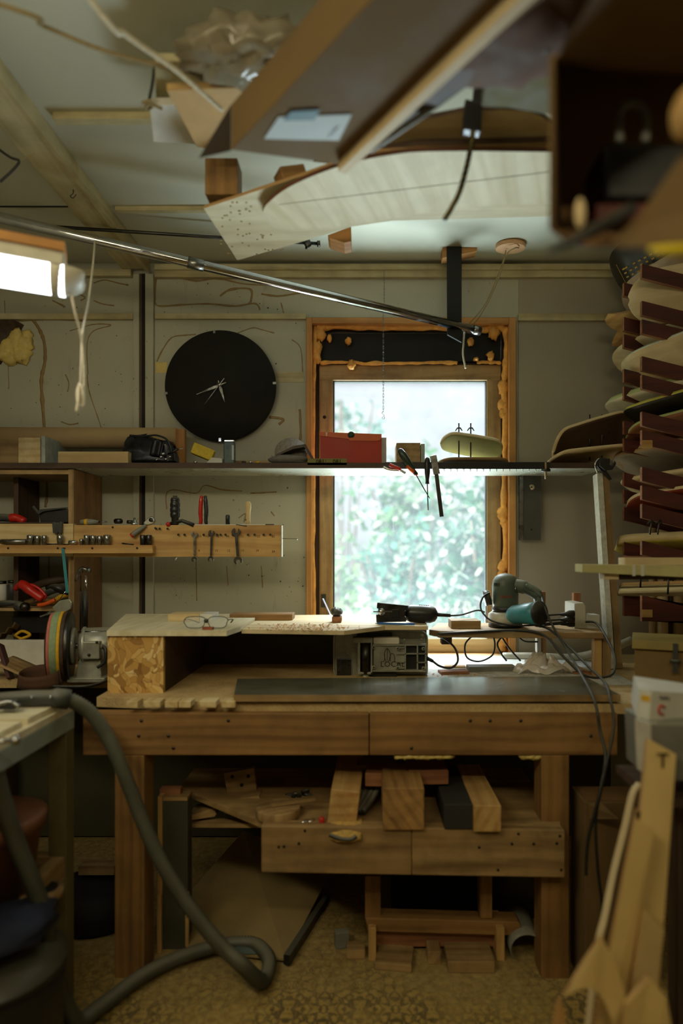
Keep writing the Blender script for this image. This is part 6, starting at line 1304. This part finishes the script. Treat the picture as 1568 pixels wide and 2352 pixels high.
g=G(); g.poly3([A+Vector((0,.0,.10)),A+Vector((-.030,.06,.07)),A+Vector((-.075,.02,-.004)),A],.002,(0,1,0)); ob('dark_end',g,plain('dark_carton_end',(44,34,22),.9),t)  # near-black triangle: shade of the open carton end put into the colour
# thin edge board beside it
t=T('pale_lath','long pale lath running beside the carton up to the right','wood lath'); a=cpt(785,382,2.14); b=cpt(1060,120,2.14); g=G(); g.bar(a,b+(b-a)*.8,.020,.03); ob('lath',g,birch,t)
t=T('dark_board','dark brown panel slung beside the long carton','panel'); a=[cpt(800,385,2.17),cpt(1075,195,2.17),cpt(1200,-60,2.17),cpt(1060,-60,2.17)]; g=G(); g.poly3(a,.02,(0,0,1)); ob('panel_board',g,darkw,t)
# plywood template + decks hung below ceiling beams
zq=2.26
t=T('plywood_sheet','pale speckled plywood sheet hanging below the ceiling behind the carton','plywood sheet')
sh4=[cpt(468,479,zq),cpt(545,598,zq),cpt(690,556,zq),cpt(810,520,zq),cpt(900,507,zq),cpt(1258,497,zq),cpt(1330,492,zq),cpt(1330,345,zq),cpt(960,345,zq),cpt(840,352,zq),cpt(700,402,zq)]
g=G(); g.poly3(sh4,.009,(0,0,1),1); pw=ob('sheet',g,[birchw,pley],t)
g=G()
for k in range(60):
    x,y=random.uniform(500,660),random.uniform(450,585)
    if y>480+(x-468)*.9+90 or y<480-(x-468)*.33: continue
    if x>590 and y<530: continue
    g.cyl(cpt(x,y,zq)-Vector((0,0,.0012)),cpt(x,y,zq),.0035,8)
ob('stain_spots',g,plain('light_stain',(176,156,108),.8),pw,kind='stuff')
t=T('hanging_longboard_deck','long pale deck blank with a dark edge hanging under the plywood sheet','deck')
ol=[(603,488),(612,470),(650,438),(700,412),(750,392),(800,376),(850,364),(910,354),(960,349),(1060,347),(1160,348),(1330,350),(1330,470),(1160,470),(1060,480),(960,492),(870,507),(800,517),(740,524),(680,528),(640,526),(615,512)]
sp_=spline([cpt(x,y,2.235) for x,y in ol[:11]],3)+[cpt(x,y,2.235) for x,y in ol[11:13]]+spline([cpt(x,y,2.235) for x,y in ol[13:]],3)
g=G(); g.poly3(sp_,.011,(0,0,1),1); db=ob('deck',g,[birchw,plain('dark_red_edge',(110,66,40),.6)],t)
g=G()
g.tube([cpt(640,470,2.2345),cpt(1260,395,2.2345)],.0006,5)
ob('pencil_line',g,plain('pencil_blue',(176,180,160),.8),db)
# second darker deck in front of it, higher
t=T('hanging_brown_deck','browner curved deck hanging nearer the room above the long pale one','deck')
ol=[(720,372),(800,340),(880,300),(960,278),(1060,258),(1150,252),(1215,256),(1245,268),(1262,284),(1330,330),(1330,343),(1060,343),(900,352),(840,350),(780,378)]
g=G(); g.poly3([cpt(x,y,2.30) for x,y in ol],.012,(0,0,1),1); ob('deck',g,[birch,darkw],t)
t=T('hanging_stacked_deck','thin stacked deck edge just above the long pale blank','deck'); g=G(); g.poly3([cpt(x,y,2.285) for x,y in ((860,352),(960,334),(1330,326),(1330,344),(960,346))],.02,(0,0,1),1); ob('deck',g,[pine,darkw],t)
# timbers carrying the stack
t=T('brown_timber','short thick brown timber holding the sheet, end facing the room','timber'); q=cpt(508,446,2.27); D=q.y
g=G(); a,b=P(470,362,1.84),P(545,446,1.84); g.box(((a.x+b.x)/2,1.84+.035,(a.z+b.z)/2),(b.x-a.x,.07,a.z-b.z)); ob('timber_body',g,beam,t,.003)
t=T('brown_timber','brown timber end hanging right of the first one above the sheet','timber'); g=G(); a,b=P(632,372,1.76),P(695,405,1.76); g.box(((a.x+b.x)/2,1.80,(a.z+b.z)/2),(b.x-a.x,.06,a.z-b.z),(0,-20,25)); ob('timber_body',g,beam,t,.003)
t=T('wood_wedge','reddish wooden wedge sticking out below the plywood sheet','wedge'); g=G(); g.poly3([P(752,540,2.1),P(806,520,2.1),P(806,554,2.1),P(790,557,2.1),P(757,546,2.1)],.08,(0,1,0)); ob('wedge_body',g,orangew,t,.001)
# black hanger with bungee
t=T('bungee_strap','black buckle with a speckled bungee cord hanging down in front of the deck','strap'); D=1.50
g=G(); g.poly3([P(1068,225,D),P(1108,235,D),P(1106,300,D),P(1063,294,D)],.03,(0,1,0)); ob('buckle',g,blackp,t,.004)
g=G(); g.poly3([P(1090,180,D+.01),P(1108,180,D+.01),P(1106,240,D+.01),P(1084,240,D+.01)],.01,(0,1,0)); ob('strap_band',g,blackp,t)
sp_=spline([P(1086,298,D+.01),P(1082,330,D+.01),P(1072,380,D+.0),P(1055,440,D-.0),P(1035,480,D),P(1020,504,D)],8)
g=G(); g.tube(sp_,.0062,10); bc=ob('bungee_cord',g,blackp,t); g=G()
for i in range(0,len(sp_)-2,2): p=sp_[i]; g.tube([p+Vector((.003,-.0062,.006)),p+Vector((-.004,-.0062,-.004))],.0016,5)
ob('cord_flecks',g,foamp,bc,kind='stuff')
# blurred ropes
cord('grey_rope',[P(850,345,1.40),P(960,270,1.32),P(1070,190,1.28),P(1130,150,1.22),P(1260,110,1.15)],.007,grey,'grey rope slung diagonally behind the bungee buckle')
cord('ceiling_string',[Vector((-1.74,1.05,2.50)),cpt(-40,-2,2.40),cpt(100,60,2.40),cpt(250,120,2.40),cpt(400,158,2.42),cpt(560,190,2.40)],.005,ropeb,'darker string stretched from the top left corner to the tan board')
cord('ceiling_string',[Vector((-.80,.75,CZ)),cpt(205,-5,2.36),cpt(290,80,2.36),cpt(400,158,2.36),cpt(510,252,2.36)],.006,rope,'paler string crossing the darker one under the ceiling')
t=T('painted_offcut','whitish painted panel tied under the ceiling beside the tan board','panel'); g=G(); g.poly3([cpt(343,242,2.42),cpt(352,326,2.42),cpt(450,332,2.42),cpt(420,240,2.42)],.02,(0,0,1)); ob('panel_board',g,white,t,.002)
t=T('tan_board','tan trapezoid board hung under the ceiling left of the carton','wood board'); g=G(); g.poly3([cpt(382,208,2.36),cpt(452,338,2.36),cpt(500,345,2.36),cpt(560,200,2.36)],.018,(0,0,1)); ob('board',g,plain('tan_painted_wood',(196,160,104),.7,var=.2),t,.002)
t=T('grey_cabinet_board','pale grey board behind the plastic bundle under the ceiling','board'); g=G(); g.poly3([cpt(355,140,2.46),cpt(358,232,2.46),cpt(480,205,2.46),cpt(560,140,2.46)],.02,(0,0,1)); ob('board',g,trimm,t,.002)
t=T('wire_twist','knotted wire tie holding up the white panel','wire tie'); g=G(); g.tube(spline([cpt(357,138,2.55),cpt(350,190,2.48),cpt(342,230,2.42)],5),.004,8); ob('wire',g,dgrey,t); g=G(); g.tube(spline([cpt(328,236,2.40),cpt(345,232,2.39),cpt(350,245,2.40),cpt(335,250,2.40),cpt(342,238,2.39),cpt(372,250,2.39)],5),.004,8); ob('knot',g,ropeb,t)
t=T('plastic_bundle','crumpled shiny plastic wrapped bundle hung under the ceiling left of the carton','bundle'); c_=cpt(560,125,2.40)
g=G(); g.ball(c_,(.135,.09,.05),28,.28,3.2); ob('wrap',g,plasticbag,t)
# ---------------------------------------------------------------- big open carton, top right, close to the camera
t=T('open_carton','large open cardboard carton hanging close overhead at the top right','carton'); D=.92
w0=P(1270,135,D); w1=P(1270,520,D); dx=.55
DB2=D+.26; c00,c01,c10,c11=P(1268,132,D),P(1268,528,D),P(1287,160,DB2),P(1287,512,DB2); r0,r1,r2,r3=P(1760,132,D),P(1760,560,D),P(1760,160,DB2),P(1760,530,DB2)
g=G(); g.poly3([c10,r2,r3,c11],.005,(0,1,0)); ob('back_wall',g,cardd,t)
g=G(); g.poly3([c00,c10,c11,c01],.005,(-1,0,0)); ob('left_wall',g,cardd,t)
g=G(); g.poly3([c00,r0,r2,c10],.005,(0,0,1)); ob('top_wall',g,cardd,t)
g=G(); g.poly3([c01,P(1300,548,D),P(1350,560,D),r1,r3,c11],.004,(0,0,-1)); ob('bottom_wall',g,cardd,t)
g=G(); g.tube([c00+Vector((0,-.001,0)),c01+Vector((0,-.001,0))],.004,8); ob('front_edge',g,cardb,t)
g=G(); g.poly3([P(1278,133,D-.005),P(1380,152,D-.005),P(1640,168,D-.005),P(1640,-120,D-.25),P(1430,-120,D-.25)],.004,(0,1,0)); ob('top_flap',g,cardb,t)
g=G(); g.poly3([P(1350,566,D-.05),P(1400,560,D-.06),P(1470,492,D-.08),P(1568,352,D-.10),P(1700,250,D-.10),P(1700,575,D-.10),P(1568,568,D-.10)],.004,(0,1,0)); ob('front_flap',g,cardb,t)
t=T('padlock_case','dark case with a grey looped handle inside the open carton','case'); g=G(); D2_=D+.10; g.fb(1385,325,1600,462,D2_,.10); ob('case_body',g,blackp,t,.01)
g=G(); g.tube(spline([P(1422,328,D2_+.02),P(1420,270,D2_+.02),P(1432,245,D2_+.02),P(1450,238,D2_+.02),P(1470,247,D2_+.02),P(1482,270,D2_+.02),P(1481,328,D2_+.02)],6),.007,10); ob('handle',g,grey,t)
t=T('red_box_inside','dark red box under the case inside the open carton','box'); g=G(); g.fb(1368,466,1600,505,D2_-.02,.09); ob('box_body',g,plain('dark_red_card',(110,44,34),.6),t,.003)
t=T('black_wand','black rod poking out of the open carton towards the left','rod'); g=G(); g.tube([P(1258,578,.86),P(1300,562,.86),P(1380,520,.86),P(1450,480,.9)],[.003,.006,.009,.009],10); ob('rod_body',g,blackp,t)
g=G(); g.ball(P(1332,490,.9),(.008,.006,.022),10); S('wooden_peg',g,birch,'small pale wooden peg standing in the carton opening','peg')
t=T('round_tan_spool','tan round object at the right edge before the open carton','spool'); g=G(); g.ball(P(1585,260,.80),(.022,.03,.032),14); ob('spool_body',g,pine,t)
g=G(); g.tube([P(1490,572,.80),P(1530,576,.80),P(1640,570,.80)],[.003,.007,.007],10); S('yellow_cable',g,yelc,'bright yellow cable at the bottom of the open carton','cable')
# darker wrapped things top centre right
t=T('green_carton','dark olive carton hung between the buckle and the open carton','carton'); g=G(); g.poly3([cpt(1105,245,2.22),cpt(1120,150,2.22),cpt(1240,130,2.22),cpt(1330,200,2.22),cpt(1330,275,2.22),cpt(1250,262,2.22),cpt(1170,248,2.22)],.10,(0,0,1)); ob('carton_body',g,plain('olive_card',(92,84,30),.7,var=.4),t,.002)
t=T('brown_bundle','dark reddish brown wrapped bundle at the top edge right of the long carton','bundle'); g=G(); g.ball(cpt(1180,60,2.20),(.14,.13,.045),20,.18,2.2); ob('wrap',g,plain('brown_cloth',(88,62,44),.8,var=.4,sc=10),t)
# ================================================================ light
w=bpy.data.worlds.new('world'); SC.world=w; w.use_nodes=True; nt=w.node_tree; nt.nodes.clear()
bg=nd(nt,'Background'); bg.inputs[1].default_value=1.0; ow=nd(nt,'OutputWorld'); nt.links.new(bg.outputs[0],ow.inputs[0])
tc=nd(nt,'TexCoord'); sx=nd(nt,'SeparateXYZ'); nt.links.new(tc.outputs['Generated'],sx.inputs[0])
nt.links.new(ramp(nt,sx.outputs[2],[(.0,(.42,.48,.46)),(.03,(.66,.71,.74)),(.35,(.68,.73,.77)),(1.0,(1.5,1.7,2.0))]),bg.inputs[0])
def area(name,loc,target,size,power,color,sy=None):
    l=bpy.data.lights.new(name,'AREA'); l.energy=power; l.color=color; l.shape='RECTANGLE'; l.size=size; l.size_y=sy or size
    o=bpy.data.objects.new(name,l); COL.objects.link(o); o.location=loc; o.rotation_euler=(Vector(target)-Vector(loc)).to_track_quat('-Z','Y').to_euler(); return o
area('sky_light',(.35,4.6,4.0),(.25,2.6,1.2),2.6,720,(.82,.93,1.0),1.6)
area('ground_bounce',(.3,3.9,.35),(.2,1.9,2.5),1.6,210,(.72,.90,1.0),1.0)
sl=bpy.data.lights.new('sun','SUN'); sl.energy=8; sl.angle=R(3); sl.color=(1,.98,.94); so=bpy.data.objects.new('sun',sl); COL.objects.link(so); so.location=(-3,-4,8); so.rotation_euler=Vector((.35,.85,-.62)).to_track_quat('-Z','Y').to_euler()
p=area('window_portal',(px(940),2.99,pz(1170)),(px(940),1,pz(1170)),.72,1,(1,1,1),1.2); p.data.cycles.is_portal=True
area('tube_light_front',(-1.1,.35,2.2),(-.1,1.6,.6),1.2,11,(1.0,.88,.56),.12)
area('fill_light_back',(.3,-.5,2.4),(.3,1.8,1.2),1.2,9,(1.0,.86,.54),.12)  # unseen fill lamp behind the camera, added to brighten the room
SC.view_settings.view_transform='Standard'; SC.view_settings.look='None'; SC.view_settings.gamma=1; SC.view_settings.use_curve_mapping=False
SC.view_settings.exposure=0.0
SC.cycles.max_bounces=8; SC.cycles.transparent_max_bounces=16
try: SC.cycles.use_denoising=True
except Exception: pass
# ================================================================ put every origin at the base of its thing
def bbox(os_):
    lo=Vector((1e9,)*3); hi=Vector((-1e9,)*3)
    for o in os_:
        if o.type!='MESH': continue
        for v in o.data.vertices:
            for i in range(3):
                lo[i]=min(lo[i],v.co[i]); hi[i]=max(hi[i],v.co[i])
    return lo,hi
def desc(o):
    out=[o]
    for c in o.children: out+=desc(c)
    return out
def place(o,parent_origin):
    if o.type=='EMPTY': lo,hi=bbox(desc(o))
    else: lo,hi=bbox([o])
    if lo.x>1e8: return
    org=Vector(((lo.x+hi.x)/2,(lo.y+hi.y)/2,lo.z))
    if o.type=='MESH': o.data.transform(Matrix.Translation(-org))
    o.location=org-parent_origin
    for c in o.children: place(c,org)
for o in [o for o in SC.objects if o.parent is None and o.type in ('MESH','EMPTY')]: place(o,Vector((0,0,0)))
